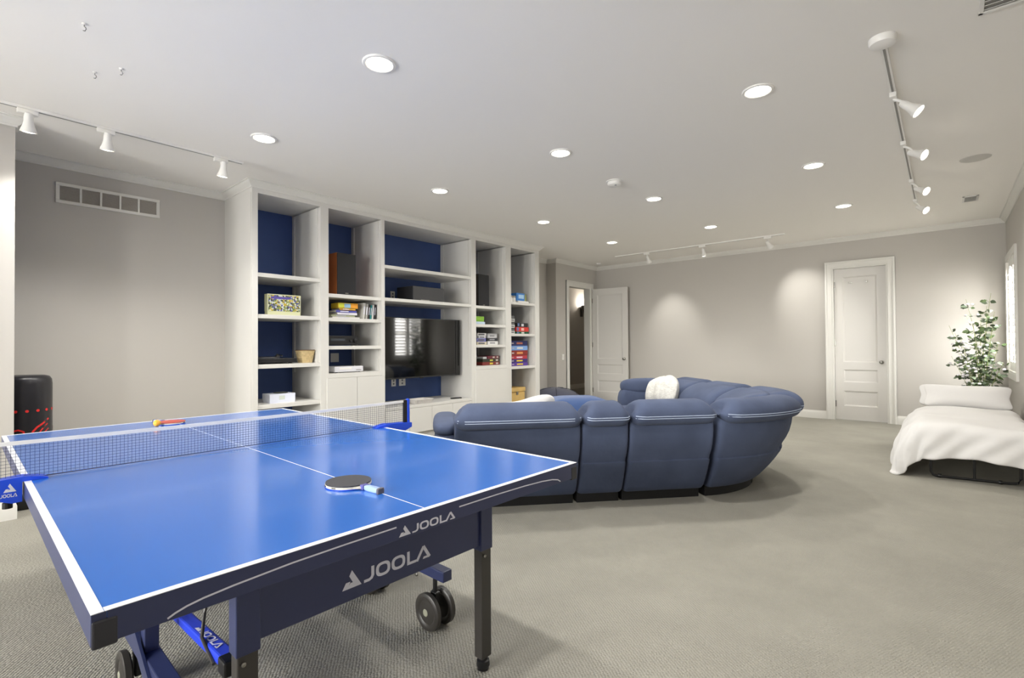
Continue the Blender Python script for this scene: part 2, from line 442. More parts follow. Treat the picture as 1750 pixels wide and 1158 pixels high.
# base cabinets under bays 2 and 4, open plinth under 1 and 5
for k, ndoor in ((1, 2), (3, 1)):
    a, b = bays[k]; zt = .922
    mb = MB(); mb.box(XK, XB-.02, a, b, zt-.03, zt); mb.box(XB-.022, XB-.001, a-.002, b+.002, zt-.05, zt, .002); mb.box(XK, XB-.05, a, b, 0, .09); mb.box(XB-.04, XB-.024, a, b, .09, zt-.04)
    mb.build('cabinet_carcass', M_cab, BK)
    lo, hi = (a-.035, b+.035); n = ndoor; wd = (hi-lo)/n
    for i in range(n):
        MB().box(XB+.001, XB+.020, lo+i*wd+.002, lo+(i+1)*wd-.002, .10, zt-.052, .003).build('cabinet_door', M_cab, BK)
for k in (0, 4):
    a, b = bays[k]; MB().box(XK, XB-.012, a, b, 0, .11).build('plinth', M_cab, BK)
# media console in bay 3
a, b = bays[2]
CN = thing('media_console', 'low white media console with flat doors under the television', 'console', (-5.6, 4.4, 0))
mb = MB(); mb.box(XK+.002, XB-.05, a+.002, b-.002, 0, .09); mb.box(XK+.002, XB-.022, a+.002, b-.002, .09, .42); mb.build('carcass', M_cab, CN)
MB().box(XK+.002, XB+.002, a+.002, b-.002, .42, .455, .003).build('top', M_cab, CN)
for i in range(4):
    wd = (b-a)/4
    MB().box(XB-.021, XB, a+i*wd+.002, a+(i+1)*wd-.002, .092, .417, .003).build('door', M_cab, CN)
# television
TV = thing('television', 'large flat black television mounted in the bookcase centre bay', 'television', (-5.6, 4.4, .8))
ty0, ty1, tz0, tz1 = 3.672, 5.098, .795, 1.612; tx = -5.46
MB().box(tx-.035, tx, ty0, ty1, tz0, tz1, .004).build('bezel', M_black, TV)
MB().box(tx-.07, tx-.03, ty0+.2, ty1-.2, tz0+.1, tz1-.25, .01).build('rear_housing', M_black, TV)
MB().box(tx-.001, tx+.0012, ty0+.012, ty1-.012, tz0+.02, tz1-.012).build('screen', mat('tv_screen', (9, 9, 10), .045, spec=.6), TV)
MB().box(XK, tx-.06, 4.28, 4.5, 1.1, 1.3, .005).build('wall_mount', M_black, TV)
MB().box(tx-.02, tx-.004, 4.36, 4.41, tz0-.012, tz0+.002, .002).build('sensor', M_black, TV)

# ================================================================== TABLE TENNIS TABLE (local: x = toward near end, y = across)
TX, TY, TYAW = -1.1605, .1798, -.0167
TB = thing('table_tennis_table', 'blue table tennis table with white border lines and navy steel frame', 'table', (TX, TY, 0), TYAW)
W_, L_ = 1.525, 2.74
for i in range(2):
    x1 = -i*L_/2-(.0015 if i else 0); x0 = -(i+1)*L_/2+(.0015 if not i else 0)
    MB().box(x0+(.004 if i else 0), x1-(0 if i else .004), .004, W_-.004, .742, .7595).build('top_half', M_table, TB, True)
    e = .0004
    # white lines: sides, end and centre
    for nm, (p0, p1, q0, q1) in (('side_line', (x0, x1, 0, .02)), ('side_line', (x0, x1, W_-.02, W_)), ('end_line', ((x1-.02, x1, .02, W_-.02) if not i else (x0, x0+.02, .02, W_-.02))),
                           ('centre_line', (x0+(.02 if i else 0), x1-(.02 if not i else 0), W_/2-.0015, W_/2+.0015))):
        MB().box(p0+.0005, p1-.0005, q0+.0005, q1-.0005, .7590, .7600).build(nm, M_line, TB, True)
    # rails under the rim
    for (p0, p1, q0, q1) in ((x0+.002, x1-.002, .0008, .0235), (x0+.002, x1-.002, W_-.0235, W_-.0008)):
        MB().box(p0, p1, q0, q1, .700, .7588, .0015).build('side_rail', M_rail, TB, True)
    p = (x1-.0235, x1-.0008) if not i else (x0+.0008, x0+.0235)
    MB().box(p[0], p[1], .0245, W_-.0245, .7002, .7587, .0015).build('end_rail', M_rail, TB, True)
    for q0, q1 in ((.0015, .040), (W_-.040, W_-.0015)):
        p = (x1-.045, x1+.001) if not i else (x0-.001, x0+.045)
        MB().box(p[0], p[1], q0, q1, .694, .746, .004).build('corner_cap', mat('corner_rubber', (40, 40, 46), .5), TB, True)
    # frame, legs and wheels of this half
    def X(v): return v if not i else -L_-v
    for y in (.335, W_-.335):
        sg = 1 if y < .7 else -1
        lx = sorted((X(-.185), X(-.235)))
        lo = MB(); lo.box(lx[0], lx[1], y-.03, y+.03, .46, .742, .003); leg = lo.build('leg', M_navy, TB, True)
        lo = MB(); lo.box(lx[0]+.004, lx[1]-.004, y-.026, y+.026, .05, .47, .004); lo.build('lower_leg', M_dark, leg, True)
        lo = MB(); lo.lathe([(.018, .05), (.018, .04), (.024, .036), (.026, .018), (.022, .012), (.022, .002), (.014, 0)], ((lx[0]+lx[1])/2, y, 0), 16); lo.build('levelling_foot', M_black, leg, True, smooth=40)
        if y > .7: lo = MB(); lo.tube([(X(-.24), y-sg*.03, .60), (X(-.25), y-sg*.045, .55), (X(-.25), y-sg*.055, .50)], .006, 6); lo.box(min(X(-.235), X(-.265)), max(X(-.235), X(-.265)), y-sg*.055-.012, y-sg*.055+.012, .45, .50, .004); lo.build('latch', M_black, leg, True)
        MB().lathe([(.006, 0), (.006, .002), (.003, .004)], (lx[1] if not i else lx[0], y-.012, .44), 10, 'x').build('bolt', M_sil, leg, True)
    lx = sorted((X(-.195), X(-.225)))
    AP = MB().box(lx[0], lx[1], .362, W_-.362, .480, .700, .003).build('apron', M_navy, TB, True)
    if i == 0: APRON = AP
    # undercarriage
    for y in (.262, W_-.262):
        a0_, a1_ = sorted((X(-.50), X(-1.12)))
        MB().box(a0_, a1_, y-.025, y+.025, .215, .262, .004).build('undercarriage_beam', M_under, TB, True)
        po = MB(); c_ = X(-.81); po.box(c_-.025, c_+.025, y-.020, y+.020, .26, .742, .003); po.build('post', M_under, TB, True)
        if y < .7: br = MB(); br.bar((X(-1.12), y-.030, .41), (X(-.58), y-.030, .165), .008, .05); br.build('brace', M_under, TB, True)
        for k in range(2): MB().lathe([(.008, -.035), (.009, -.039), (.004, -.043)], (X(-.92+.25*k), y, .318-.11*k), 10, 'y').build('bolt', M_sil, TB, True)
        for a in (-.575, -1.06):
            cw = MB(); cx_ = X(a); yw = y+.018 if y < .7 else y-.008
            cw.lathe([(.010, .14), (.010, .216)], (cx_, yw, 0), 12); cw.box(cx_-.02, cx_+.02, yw-.014, yw+.014, .06, .155, .006)
            caster = cw.build('caster', M_black, TB, True)
            for sg in (-1, 1):
                wl = MB(); yc = yw+sg*.040; rr = .079
                prof = [(.020, -.014), (.050, -.008), (.058, -.014), (.070, -.015), (rr, -.009), (rr, .009), (.070, .015), (.058, .014), (.050, .008), (.020, .014)]
                wl.lathe(prof, (cx_, yc, rr), 28, 'y'); wh = wl.build('wheel', M_dark, caster, True, smooth=40)
                MB().lathe([(.016, -.015), (.014, -.017), (.004, -.018)], (cx_, yc if sg < 0 else yc+.001, rr), 16, 'y').build('hub_cap', mat('hub_grey', (150, 150, 132), .5), caster, True) if sg < 0 else None
    MB().box(min(X(-1.17), X(-1.12)), max(X(-1.17), X(-1.12)), .236, W_-.236, .22, .26, .004).build('cross_beam', M_under, TB, True)
    # bright blue lock bar with a folding rod
    lb_ = MB(); lb_.bar((X(-.98), .365, .295), (X(-.34), .346, .372), .042, .03, .006); LB = lb_.build('lock_bar', M_lockbar, TB, True)
    MB().box(min(X(-.36), X(-.31)), max(X(-.36), X(-.31)), .318, .375, .348, .392, .006).build('lock_cap', M_black, LB, True)
    MB().tube([(X(-.60), .385, .742), (X(-.60), .378, .50), (X(-.58), .352, .42), (X(-.53), .330, .372), (X(-.40), .322, .352)], .005, 8).build('lock_rod', M_dark, TB, True)
    if i == 0: LOCK = LB

# lettering (drawn in a 2-D unit frame u right, v up; heights = 1)
def stroke(pts, wdt):
    """mitred open polyline -> list of quads"""
    P = [Vector(p) for p in pts]; n = len(P); off = []
    for i in range(n):
        if i == 0: d = (P[1]-P[0]).normalized(); nn = Vector((-d.y, d.x)); off.append(nn*wdt/2)
        elif i == n-1: d = (P[-1]-P[-2]).normalized(); nn = Vector((-d.y, d.x)); off.append(nn*wdt/2)
        else:
            d1 = (P[i]-P[i-1]).normalized(); d2 = (P[i+1]-P[i]).normalized(); n1 = Vector((-d1.y, d1.x)); n2 = Vector((-d2.y, d2.x))
            mm = (n1+n2).normalized(); off.append(mm*(wdt/2/max(.35, mm.dot(n1))))
    return [[P[i]+off[i], P[i+1]+off[i+1], P[i+1]-off[i+1], P[i]-off[i]] for i in range(n-1)]
def ringpoly(cx, cy, rx, ry, wdt, p=2.8, n=28):
    out = []; pt = []
    for j in range(n):
        a = 2*math.pi*j/n; c, s_ = math.cos(a), math.sin(a)
        k = (abs(c)**p+abs(s_)**p)**(-1/p); pt.append((c*k, s_*k))
    for j in range(n):
        a, b = pt[j], pt[(j+1) % n]
        out.append([Vector((cx+a[0]*rx, cy+a[1]*ry)), Vector((cx+b[0]*rx, cy+b[1]*ry)), Vector((cx+b[0]*(rx-wdt), cy+b[1]*(ry-wdt))), Vector((cx+a[0]*(rx-wdt), cy+a[1]*(ry-wdt)))])
    return out
def symbol(u, sc=1.0):
    pol = [[(0, 0), (1.0, 0), (.91, .18), (.09, .18)], [(.09, .18), (.34, .18), (.42, .38), (.19, .38)], [(.91, .18), (.60, .18), (.36, .70), (.50, 1.0)], [(.34, .18), (.42, .30), (.56, .30), (.62, .18)]]
    return [[Vector((u+x*sc, y*sc)) for x, y in q] for q in pol]
def joola():
    q = []
    q += symbol(0, 1.22)
    t = .20; x = 1.38
    q += stroke([(x, .085), (x+.34, .085), (x+.50, .16), (x+.585, .34), (x+.585, .98)], t); x += .80
    q += ringpoly(x+.50, .5, .50, .5, t); x += 1.10
    q += ringpoly(x+.50, .5, .50, .5, t); x += 1.16
    q += stroke([(x+.085, 1.0), (x+.085, .085), (x+.70, .085)], t); x += .66
    q += stroke([(x+.08, .0), (x+.62, .98)], t); q += stroke([(x+.60, 1.0), (x+1.10, .02)], t*1.1); q += [[Vector((x+.55, 0)), Vector((x+1.12, 0)), Vector((x+1.04, .17)), Vector((x+.62, .17))]]
    return q, x+1.12
def place(quads, f, M, parent, name='lettering'):
    mb = MB()
    for q in quads: mb.poly([f(p.x, p.y) for p in q])
    return mb.build(name, M, parent, True)
Q, QW = joola()
s1 = .205/QW; h1 = .0235
rail = next(c for c in TB.children if c.name.startswith('end_rail'))
place(Q, lambda u, v: (-.0004, .660+u*s1, .7065+v*h1), M_print, rail)
s2 = .325/QW; h2 = .043
place(Q, lambda u, v: (-.1942, .597+u*s2, .518+v*h2), M_print, APRON)
def swoosh(pts, wd=.004):
    return place(stroke(pts, wd), lambda u, v: (-.0004, u, v), M_print, rail, 'stripe')
swoosh([(.117, .706), (.130, .712), (.150, .718), (.18, .723), (.237, .728), (.363, .7345), (.50, .7365), (.652, .737)])
swoosh([(.884, .737), (1.06, .7365), (1.20, .734), (1.30, .7295), (1.36, .7235), (1.395, .716), (1.412, .706)])
# lock bar lettering
bx = Vector((-.98, .365, .295)); by = Vector((-.34, .346, .372)); bd = (by-bx).normalized()
place(Q, lambda u, v: tuple(bx+bd*(.34+u*.035)+Vector((-.073, 0, .62)).normalized()*.0165+Vector((0, -.012+v*.022, 0))), M_print, LOCK)

# net set
NT = thing('table_tennis_net', 'dark table tennis net with white tape clamped across the blue table', 'net', (TX, TY, .70), TYAW)
nx = -1.37
def NZ(z): return z-.70
M_net = mat('net_cord', (46, 50, 74), .7)
mb = MB(); y0n, y1n = -.145, 1.685; zt0, zt1 = .766, .895; tk = .0011
ny = int((y1n-y0n)/.0125)
def sag(y): return -.012*math.sin(math.pi*(y-y0n)/(y1n-y0n))
for k in range(ny+1):
    y = y0n+(y1n-y0n)*k/ny; s_ = sag(y)*.6
    mb.box(nx-tk/2, nx+tk/2, y-tk/2, y+tk/2, NZ(zt0), NZ(zt1+s_))
for k in range(11):
    z = zt0+(zt1-zt0)*k/11; n = 12
    for j in range(n):
        ya = y0n+(y1n-y0n)*j/n; yb = y0n+(y1n-y0n)*(j+1)/n; t = tk*(1 if k else 2.6)
        za, zb = NZ(z+sag(ya)*.6*k/11), NZ(z+sag(yb)*.6*k/11)
        mb.bar((nx, ya, za), (nx, yb, zb), t, t)
mb.build('net_mesh', M_net, NT, True, kind='stuff')
mb = MB(); n = 16; rs = []
for j in range(n+1):
    y = y0n+(y1n-y0n)*j/n; s_ = sag(y)*.6
    rs.append([(nx-.003, y, NZ(.891+s_)), (nx+.003, y, NZ(.891+s_)), (nx+.003, y, NZ(.905+s_)), (nx-.003, y, NZ(.905+s_))])
mb.rings(rs); mb.build('top_tape', M_white, NT, True)
for sg, yy in ((1, 1.69), (-1, -.15)):
    MB().box(nx-.010, nx+.010, yy-.008+(.004*sg), yy+.008+(.004*sg), NZ(.748), NZ(.912), .004).build('post', M_brightblue, NT, True)
    MB().box(nx-.006, nx+.006, min(yy-sg*.03, yy-sg*.006), max(yy-sg*.03, yy-sg*.006), NZ(.765), NZ(.905)).build('side_band', M_black, NT, True)
    y_in = 1.46 if sg > 0 else .065; ye = 1.525 if sg > 0 else 0.0
    yo = yy+sg*.014
    mb = MB()
    pts = [(y_in, .7602), (ye+sg*.004, .7602), (ye+sg*.004, .690), (ye+sg*.03, .688), (yo, .742), (yo, .768), (ye, .778), (y_in+sg*.02, .770), (y_in, .764)]
    mb.prism([(nx-.028, y, NZ(z)) for y, z in pts], (.056, 0, 0))
    br = mb.build('bracket', M_brightblue, NT, True)
    # white mark on the clamp face
    hh = .030; ww = .033
    if sg < 0:
        place(symbol(0), lambda u, v: (nx+.0285, -.052+u*ww, NZ(.730)+v*hh), M_print, br, 'emblem')
        place(Q[4:], lambda u, v: (nx+.0285, -.072+u*.0088, NZ(.712)+v*.012), M_print, br)
    else:
        place(symbol(0), lambda u, v: (nx+.0285, 1.545+u*ww, NZ(.722)+v*hh), M_print, br, 'emblem')
    MB().lathe([(.014, 0), (.014, .02), (.008, .024)], (nx, ye+sg*.04-.0, NZ(.668)), 12).build('clamp_screw', M_black, NT, True)

# paddles and ball
def paddle(name, label, loc, rz, top, grp=None):
    o = thing(name, label, 'paddle', loc, rz)
    n = 36; out = []
    for j in range(n):
        a = 2*math.pi*j/n
        x, y = .078*math.cos(a), .076*math.sin(a)
        if math.cos(a) > .8: pass
        out.append((x, y))
    def disc(z0, z1, sc):
        return MB().prism([(x*sc, y*sc, z0) for x, y in out], (0, 0, z1-z0))
    hb = [(.050, -.056), (.072, -.030), (.088, -.0125), (.170, -.0125), (.170, .0125), (.088, .0125), (.072, .030), (.050, .056)]
    b = MB(); b.prism([(x, y, .0035) for x, y in out], (0, 0, .007)); b.prism([(x, y, .0036) for x, y in hb[:3]+hb[5:]], (0, 0, .0068))
    b.build('blade', mat('blade_edge', (214, 208, 190), .5), o, True)
    disc(0, .0036, .985).build('rubber', M_brightblue, o, True)
    disc(.0104, .0145, .985).build('rubber', top, o, True)
    h = MB(); h.sup((.132, 0, .0075), (.038, .0125, .0092), 4, n=5); hd = h.build('handle', mat('handle_blue', (150, 176, 222), .4), o, True, smooth=40)
    MB().box(.080, .098, -.0135, .0135, .0, .0165, .003).build('handle_collar', mat('collar_violet', (84, 82, 150), .5), hd, True)
    MB().sup((.171, 0, .0078), (.006, .0135, .0100), 5, n=4).build('end_cap', mat('cap_grey', (96, 92, 100), .4), hd, True)
    for k in range(3):
        a = R(-150+k*38); MB().obox((.0778*math.cos(a), .0758*math.sin(a), .007), .002, .016, .004, Matrix.Rotation(a, 3, 'Z')).build('edge_mark', M_black, o, True)
    return o
paddle('table_tennis_paddle', 'table tennis paddle lying with its black rubber up on the blue table', (-1.560, .930, .7602), R(4), mat('rubber_black', (52, 52, 58), .55))
paddle('table_tennis_paddle', 'table tennis paddle lying with its red rubber up beside an orange ball', (-3.66, .955, .7602), R(196), mat('rubber_red', (186, 84, 72), .6))
tag(MB().sup((0, 0, .02), (.02, .02, .02), 2, n=6).build('table_tennis_ball', mat('orange_ball', (246, 172, 52), .5), smooth=60), 'small orange table tennis ball beside the red paddle', 'ball').location = (-3.605, .868, .7602)

# ================================================================== SECTIONAL SOFA
SO = thing('sectional_sofa', 'navy curved sectional sofa with roll headrests and pale double stitching', 'sofa', (-2.2, 4.6, 0))
A0 = Vector((-2.787, 2.535)); H0 = math.atan2(.756, .655); S1 = 1.99; RA = .91; TH = R(91); S2 = S1+RA*TH
P1 = A0+Vector((math.cos(H0), math.sin(H0)))*S1
AC = P1+Vector((-math.sin(H0), math.cos(H0)))*RA
P2 = AC+Vector((math.sin(H0+TH), -math.cos(H0+TH)))*RA
def frame(s):
    if s < S1: h = H0; p = A0+Vector((math.cos(h), math.sin(h)))*s
    elif s < S2: h = H0+(s-S1)/RA; p = AC+Vector((math.sin(h), -math.cos(h)))*RA
    else: h = H0+TH; p = P2+Vector((math.cos(h), math.sin(h)))*(s-S2)
    return p, h
def spt(s, o, z):
    p, h = frame(s); q = p+Vector((math.sin(h), -math.cos(h)))*o
    return Vector((q.x, q.y, z))
def lean(s):
    k = 0
    if S1-.1 < s < S2+.1: k = math.sin(math.pi*(s-S1+.1)/(S2-S1+.2))
    return .21+.10*k
def sweep(prof, s0, s1, r, M, name, parent, nmid=None, smooth=50, wob=0, taper=0):
    """prof(lean)->[(o,z)] swept from s0 to s1 with rounded ends"""
    nmid = nmid or max(4, int((s1-s0)/.07)); st = []
    ends = [(0, 1.0), (.12, .53), (.35, .24), (.7, .05)]
    for k, ins in ends: st.append((s0+k*r, ins*r))
    for j in range(nmid+1): st.append((s0+r+(s1-s0-2*r)*j/nmid, 0))
    for k, ins in reversed(ends): st.append((s1-k*r, ins*r))
    rs = []
    for s, ins in st:
        pr = prof(lean(s)); cx = sum(p[0] for p in pr)/len(pr); cz = sum(p[1] for p in pr)/len(pr); ring = []
        for o, z in pr:
            v = Vector((o-cx, z-cz)); l = v.length
            v = v*(max(.12, 1-ins/max(l, .04)))
            if wob:
                q = math.sin(s*9+z*7)*wob; v *= 1+q
            ss = s
            if taper:
                e = (s-s0)/(s1-s0)*2-1; k = max(0, (z-.69)/.12); ss = s-(1 if e > 0 else -1)*taper*k*max(0, abs(e)-.3)/.7
            ring.append(spt(ss, cx+v.x, cz+v.y))
        rs.append(ring)
    mb = MB(); mb.rings(rs)
    return mb.build(name, M, parent, smooth=smooth)
def dense(pts, k=3):
    """Chaikin-smoothed closed outline"""
    for _ in range(k-1):
        q = []
        for i in range(len(pts)):
            a, b = pts[i], pts[(i+1) % len(pts)]
            q += [(a[0]*.75+b[0]*.25, a[1]*.75+b[1]*.25), (a[0]*.25+b[0]*.75, a[1]*.25+b[1]*.75)]
        pts = q
    return pts
def p_shell(L): return dense([(.0, .075), (.03, .10), (.42*L, .22), (.62*L+.01, .335), (.62*L-.008, .352), (.80*L, .46), (L-.03, .58), (L-.03, .68), (L-.13, .70), (-.04, .42), (-.14, .12), (-.10, .075)], 2)
def p_head(L): return dense([(L+.030, .645), (L+.062, .690), (L+.050, .760), (L-.03, .815), (L-.16, .810), (L-.27, .76), (L-.28, .67), (L-.14, .62), (L-.02, .622)], 3)
def p_back(L): return dense([(-.12, .40), (-.30, .42), (-.31, .52), (-.22, .64), (L-.24, .70), (L-.12, .66), (0, .42)], 3)
def p_tall(L): return dense([(-.12, .40), (-.30, .42), (-.34, .54), (-.27, .70), (L-.30, .79), (L-.16, .80), (0, .42)], 3)
def p_seat(L): return dense([(-.16, .30), (-.16, .45), (-.5, .47), (-.88, .46), (-.95, .42), (-.95, .32), (-.90, .28)], 3)
def p_front(L): return dense([(-.12, .08), (-.12, .30), (-.88, .30), (-.92, .26), (-.92, .10), (-.88, .08)], 2)
def p_base(L): return [(-.04, 0), (-.04, .085), (-.80, .085), (-.80, 0)]
mods = [(0, .935), (.945, 1.305), (1.315, 1.985), (2.02, 2.72), (2.73, S2+.01), (S2+.02, S2+.72), (S2+.73, S2+1.43)]
for i, (s0, s1) in enumerate(mods):
    sh = sweep(p_shell, s0+.004, s1-.004, .03, M_sofa, 'seat_module', SO, smooth=50)
    sweep(p_head, s0-.004, s1+.004, .085, M_sofatop, 'headrest', sh, smooth=60, taper=.05)
    sweep(p_tall if i > 3 else p_back, s0+.002, s1-.002, .06, M_sofa, 'back_cushion', sh, smooth=60)
    sweep(p_seat, s0+.002, s1-.002, .05, M_sofa, 'seat_cushion', sh, smooth=60)
    sweep(p_front, s0+.004, s1-.004, .02, M_sofa, 'seat_front', sh, smooth=50)
    sweep(p_base, s0+.01, s1-.01, .005, M_sofablack, 'base', sh, smooth=30)
    for z, do in ((.684, .0560), (.700, .0585)):
        st = MB(); n = 16; pts = []
        for j in range(n+1):
            u = j/n; e = abs(2*u-1); s = s0+.02+(s1-s0-.04)*u
            pts.append(spt(s, lean(s)+do-.05*max(0, e-.86)/.14*.6, z+.004*max(0, e-.8)/.2))
        st.tube(pts, .0034, 6).build('stitching', M_stitch, sh, smooth=60)
for s, nm in ((-.055, 'armrest'), (S2+1.50, 'armrest')):
    mb = MB(); c = spt(s, -.40 if s < 1 else -.34, .34); h = frame(s)[1]
    def fa(q): return Vector((q.x*(1+.18*max(0, q.z)), q.y, q.z))
    far_ = s > 1; dd = .10 if far_ else 0
    mb.sup((c.x, c.y, .335+dd/2), (.085, .46-dd, .255+dd/2), 5, Matrix.Rotation(h, 3, 'Z'), 8, fa)
    ar = mb.build(nm, M_sofa, SO, smooth=60)
    c2 = spt(s, -.42 if s < 1 else -.34, .6); mb = MB(); mb.sup((c2.x, c2.y, .595+dd), (.105, .43-dd, .06+dd*.4), 3, Matrix.Rotation(h, 3, 'Z'), 8); mb.build('arm_pad', M_sofatop, ar, smooth=60)
    mb = MB(); mb.obox((c.x, c.y, .045), .14, .78, .09, Matrix.Rotation(h, 3, 'Z')); mb.build('base', M_sofablack, ar)

# cushions on the sofa
def pillow(name, label, cat, c, a, rot, M, p=2.6, corner=.35, crease=0):
    mb = MB()
    def f(q):
        e = max(abs(q.x), abs(q.y)); k = 1+corner*(abs(q.x)*abs(q.y))**1.5
        zz = q.z*(1-.75*max(0, (e-.35)/.65)**2) if e > .35 else q.z
        if crease: zz += crease*math.exp(-((q.x)/.22)**2)*(-1 if q.z > 0 else .2)*(1-e*.4)
        return Vector((q.x*k, q.y*k, zz))
    mb.sup((0, 0, 0), a, p, None, 12, f)
    o = mb.build(name, M, smooth=70, origin=(0, 0, 0)); o.rotation_euler = rot; o.location = c
    return tag(o, label, cat)
c = spt(S2+.93, -.38, .66)
pillow('throw_pillow', 'round fluffy pale grey pillow leaning on the navy sofa', 'pillow', c, (.31, .215, .15), (R(72), R(-8), H0+TH+R(185)), M_fluff, 2.1, .12, .28)
c = spt(.55, -.30, .70)
pillow('throw_pillow', 'white pillow with one raised corner behind the sofa headrest', 'pillow', (c.x, c.y, .64), (.28, .15, .06), (R(70), R(10), H0+R(180)), M_linen, 3, .45)
c = spt(1.12, -.62, .5)
pillow('seat_cushion', 'bright blue flat cushion lying on the sofa seat behind the narrow headrest', 'cushion', (c.x-.22, c.y+.33, .605), (.40, .30, .125), (0, 0, H0), mat('royal_fabric', (34, 66, 116), .85, sheen=.2), 3.2, .1)

# ================================================================== BED
BD = thing('folding_bed', 'folding guest bed on a black tube frame below the shuttered window', 'bed', (.18, 7.0, 0))
bx0, bx1, by0, by1 = -.17, .50, 5.98, 7.90
fr = MB(); yb = by0+.03
fr.tube([(bx0+.06, yb-.01, .33), (bx0+.06, yb-.01, .05), (bx0+.075, yb-.008, .022), (bx0+.10, yb-.005, .014), (bx1-.10, yb+.06, .014), (bx1-.04, yb+.065, .022), (bx1-.02, yb+.07, .06), (bx1-.02, yb+.07, .33)], .011, 8)
fr.tube([((bx0+bx1)/2+.02, yb+.03, .014), ((bx0+bx1)/2+.02, yb+.03, .33)], .010, 8)
fr.tube([(bx0+.06, by1-.1, .33), (bx0+.06, by1-.1, .014), (bx1-.06, by1-.1, .014), (bx1-.06, by1-.1, .33)], .011, 8)
fr.tube([(bx0+.03, by0+.05, .30), (bx1-.03, by0+.05, .30), (bx1-.03, by1-.03, .30), (bx0+.03, by1-.03, .30)], .013, 8, True)
fr.build('frame', M_black, BD, smooth=40)
for k in (0, 1):
    MB().lathe([(.016, -.012), (.018, -.006), (.018, .006), (.016, .012)], (bx0+.12+.40*k, yb+.0+.04*k, .018), 14, 'x').build('caster', M_black, BD, smooth=40)
MB().box(bx0+.01, bx1-.01, by0+.02, by1, .30, .44, .03).build('mattress', M_linen, BD, smooth=50)
def duvet():
    mb = MB(); nu, nv = 64, 64
    cx0, cx1, cy0 = bx0+.02, bx1-.0, by0+.04      # fold edges of the mattress
    ovl, ovr, ovf = .58, .30, .375
    rows = []
    for j in range(nv+1):
        v = -ovf+(by1-.28-cy0+ovf)*j/nv              # along from the foot hem to the pillow
        row = []
        for i in range(nu+1):
            u = -ovl+(cx1-cx0+ovl+ovr)*i/nu
            dx = max(0, -u)+max(0, u-(cx1-cx0)); dy = max(0, -v); sx = -1 if u < 0 else 1
            head = min(1, max(0, (v-.2)/1.2))
            if u < 0: dx *= 1-.25*head
            drop = math.hypot(dx, dy)
            ca = dx/drop if drop > 1e-6 else 0
            wl = ca*ca if u < 0 else 0
            rx = .10+.15*wl; rz = .10+.36*wl; ln = .157+.42*wl
            an = min(drop/ln, 1)*math.pi/2
            out = rx*math.sin(an); fall = rz*(1-math.cos(an))
            if drop > ln: out += (drop-ln)*.10; fall += (drop-ln)*.98
            ang = math.atan2(dy, dx+1e-9)
            wv = 0
            if drop > .02:
                k = min(1, drop/.25)
                wv = (.022*math.sin(v*13+u*3) if dx > dy else .020*math.sin(u*15+1.0))*k+.010*math.sin((u-v)*31)*k
            out += wv
            x = cx0+min(max(u, 0), cx1-cx0)+sx*out*(math.cos(ang) if drop > 0 else 0)
            y = cy0+max(v, 0)-out*(math.sin(ang) if drop > 0 else 0)
            flat = math.exp(-((u-(cx1-cx0)/2)/.30)**2)
            z = .49+.018*flat+.008*math.sin(u*9+v*4)+.007*math.sin(v*11-u*5+1)-.02*math.exp(-((v-.55)/.05)**2)*.4-fall
            hem = 0.014+.012*(1+math.sin(u*40+v*37))*.5
            if z < hem: out2 = (hem-z)*.35; z = hem; x += sx*out2*math.cos(ang); y -= out2*math.sin(ang)
            x = min(x, XR-.045)
            row.append(mb.bm.verts.new((x, y, z)))
        rows.append(row)
    for j in range(nv):
        for i in range(nu): mb.bm.faces.new((rows[j][i], rows[j][i+1], rows[j+1][i+1], rows[j+1][i]))
    o = mb.build('duvet', M_linen, smooth=80)
    sm = o.modifiers.new('thick', 'SOLIDIFY'); sm.thickness = .022; sm.offset = -1
    ss = o.modifiers.new('smooth', 'SUBSURF'); ss.levels = 1; ss.render_levels = 1
    return tag(o, 'rumpled white duvet draped over the folding bed to the carpet', 'duvet')
duvet()
pillow('bed_pillow', 'plump white bed pillow propped upright at the head of the bed', 'pillow', (.18, 7.72, .605), (.35, .13, .075), (R(66), 0, 0), M_linen, 7, .13)
pillow('bed_pillow', 'white bed pillow lying flat underneath the propped pillow', 'pillow', (.155, 7.87, .60), (.38, .13, .055), (R(66), 0, R(1)), M_linen, 6, .12)

# ================================================================== CEILING FIXTURES
LX, LDX, LY, LDY = -4.1322, 1.6063, 1.7155, 1.8588
ringme = discme = None
for i in range(3):
    for j in range(4):
        x, y = LX+i*LDX, LY+j*LDY
        lab = '%s recessed downlight from the far wall in the row %s' % (('fourth', 'third', 'second', 'first')[j], ('beside the bookcase', 'through the room middle', 'beside the bed track')[i])
        o = thing('recessed_light', lab, 'light', (x, y, ZC-.008), 0, 'recessed ceiling downlights')
        if ringme is None:
            a = MB().lathe([(.080, .0075), (.076, .001), (.082, -.003), (.094, -.001), (.098, .004), (.098, .0085)], (0, 0, 0), 32).build('trim_ring', M_white, o, True, smooth=40)
            a2 = MB().lathe([(.002, .003), (.078, .003), (.078, .006), (.002, .006)], (0, 0, 0), 32).build('lens', M_lamp, o, True)
            ringme, discme = a.data, a2.data
        else:
            for nm, me in (('trim_ring', ringme), ('lens', discme)):
                c = bpy.data.objects.new(nm, me); COL.objects.link(c); c.parent = o
        spot('downlight_offscreen' if (i, j) == (2, 0) else 'lamp', o, (x, y, ZC-.03), (x, y, 0), LAMP_W, 165, 1.0, .07)

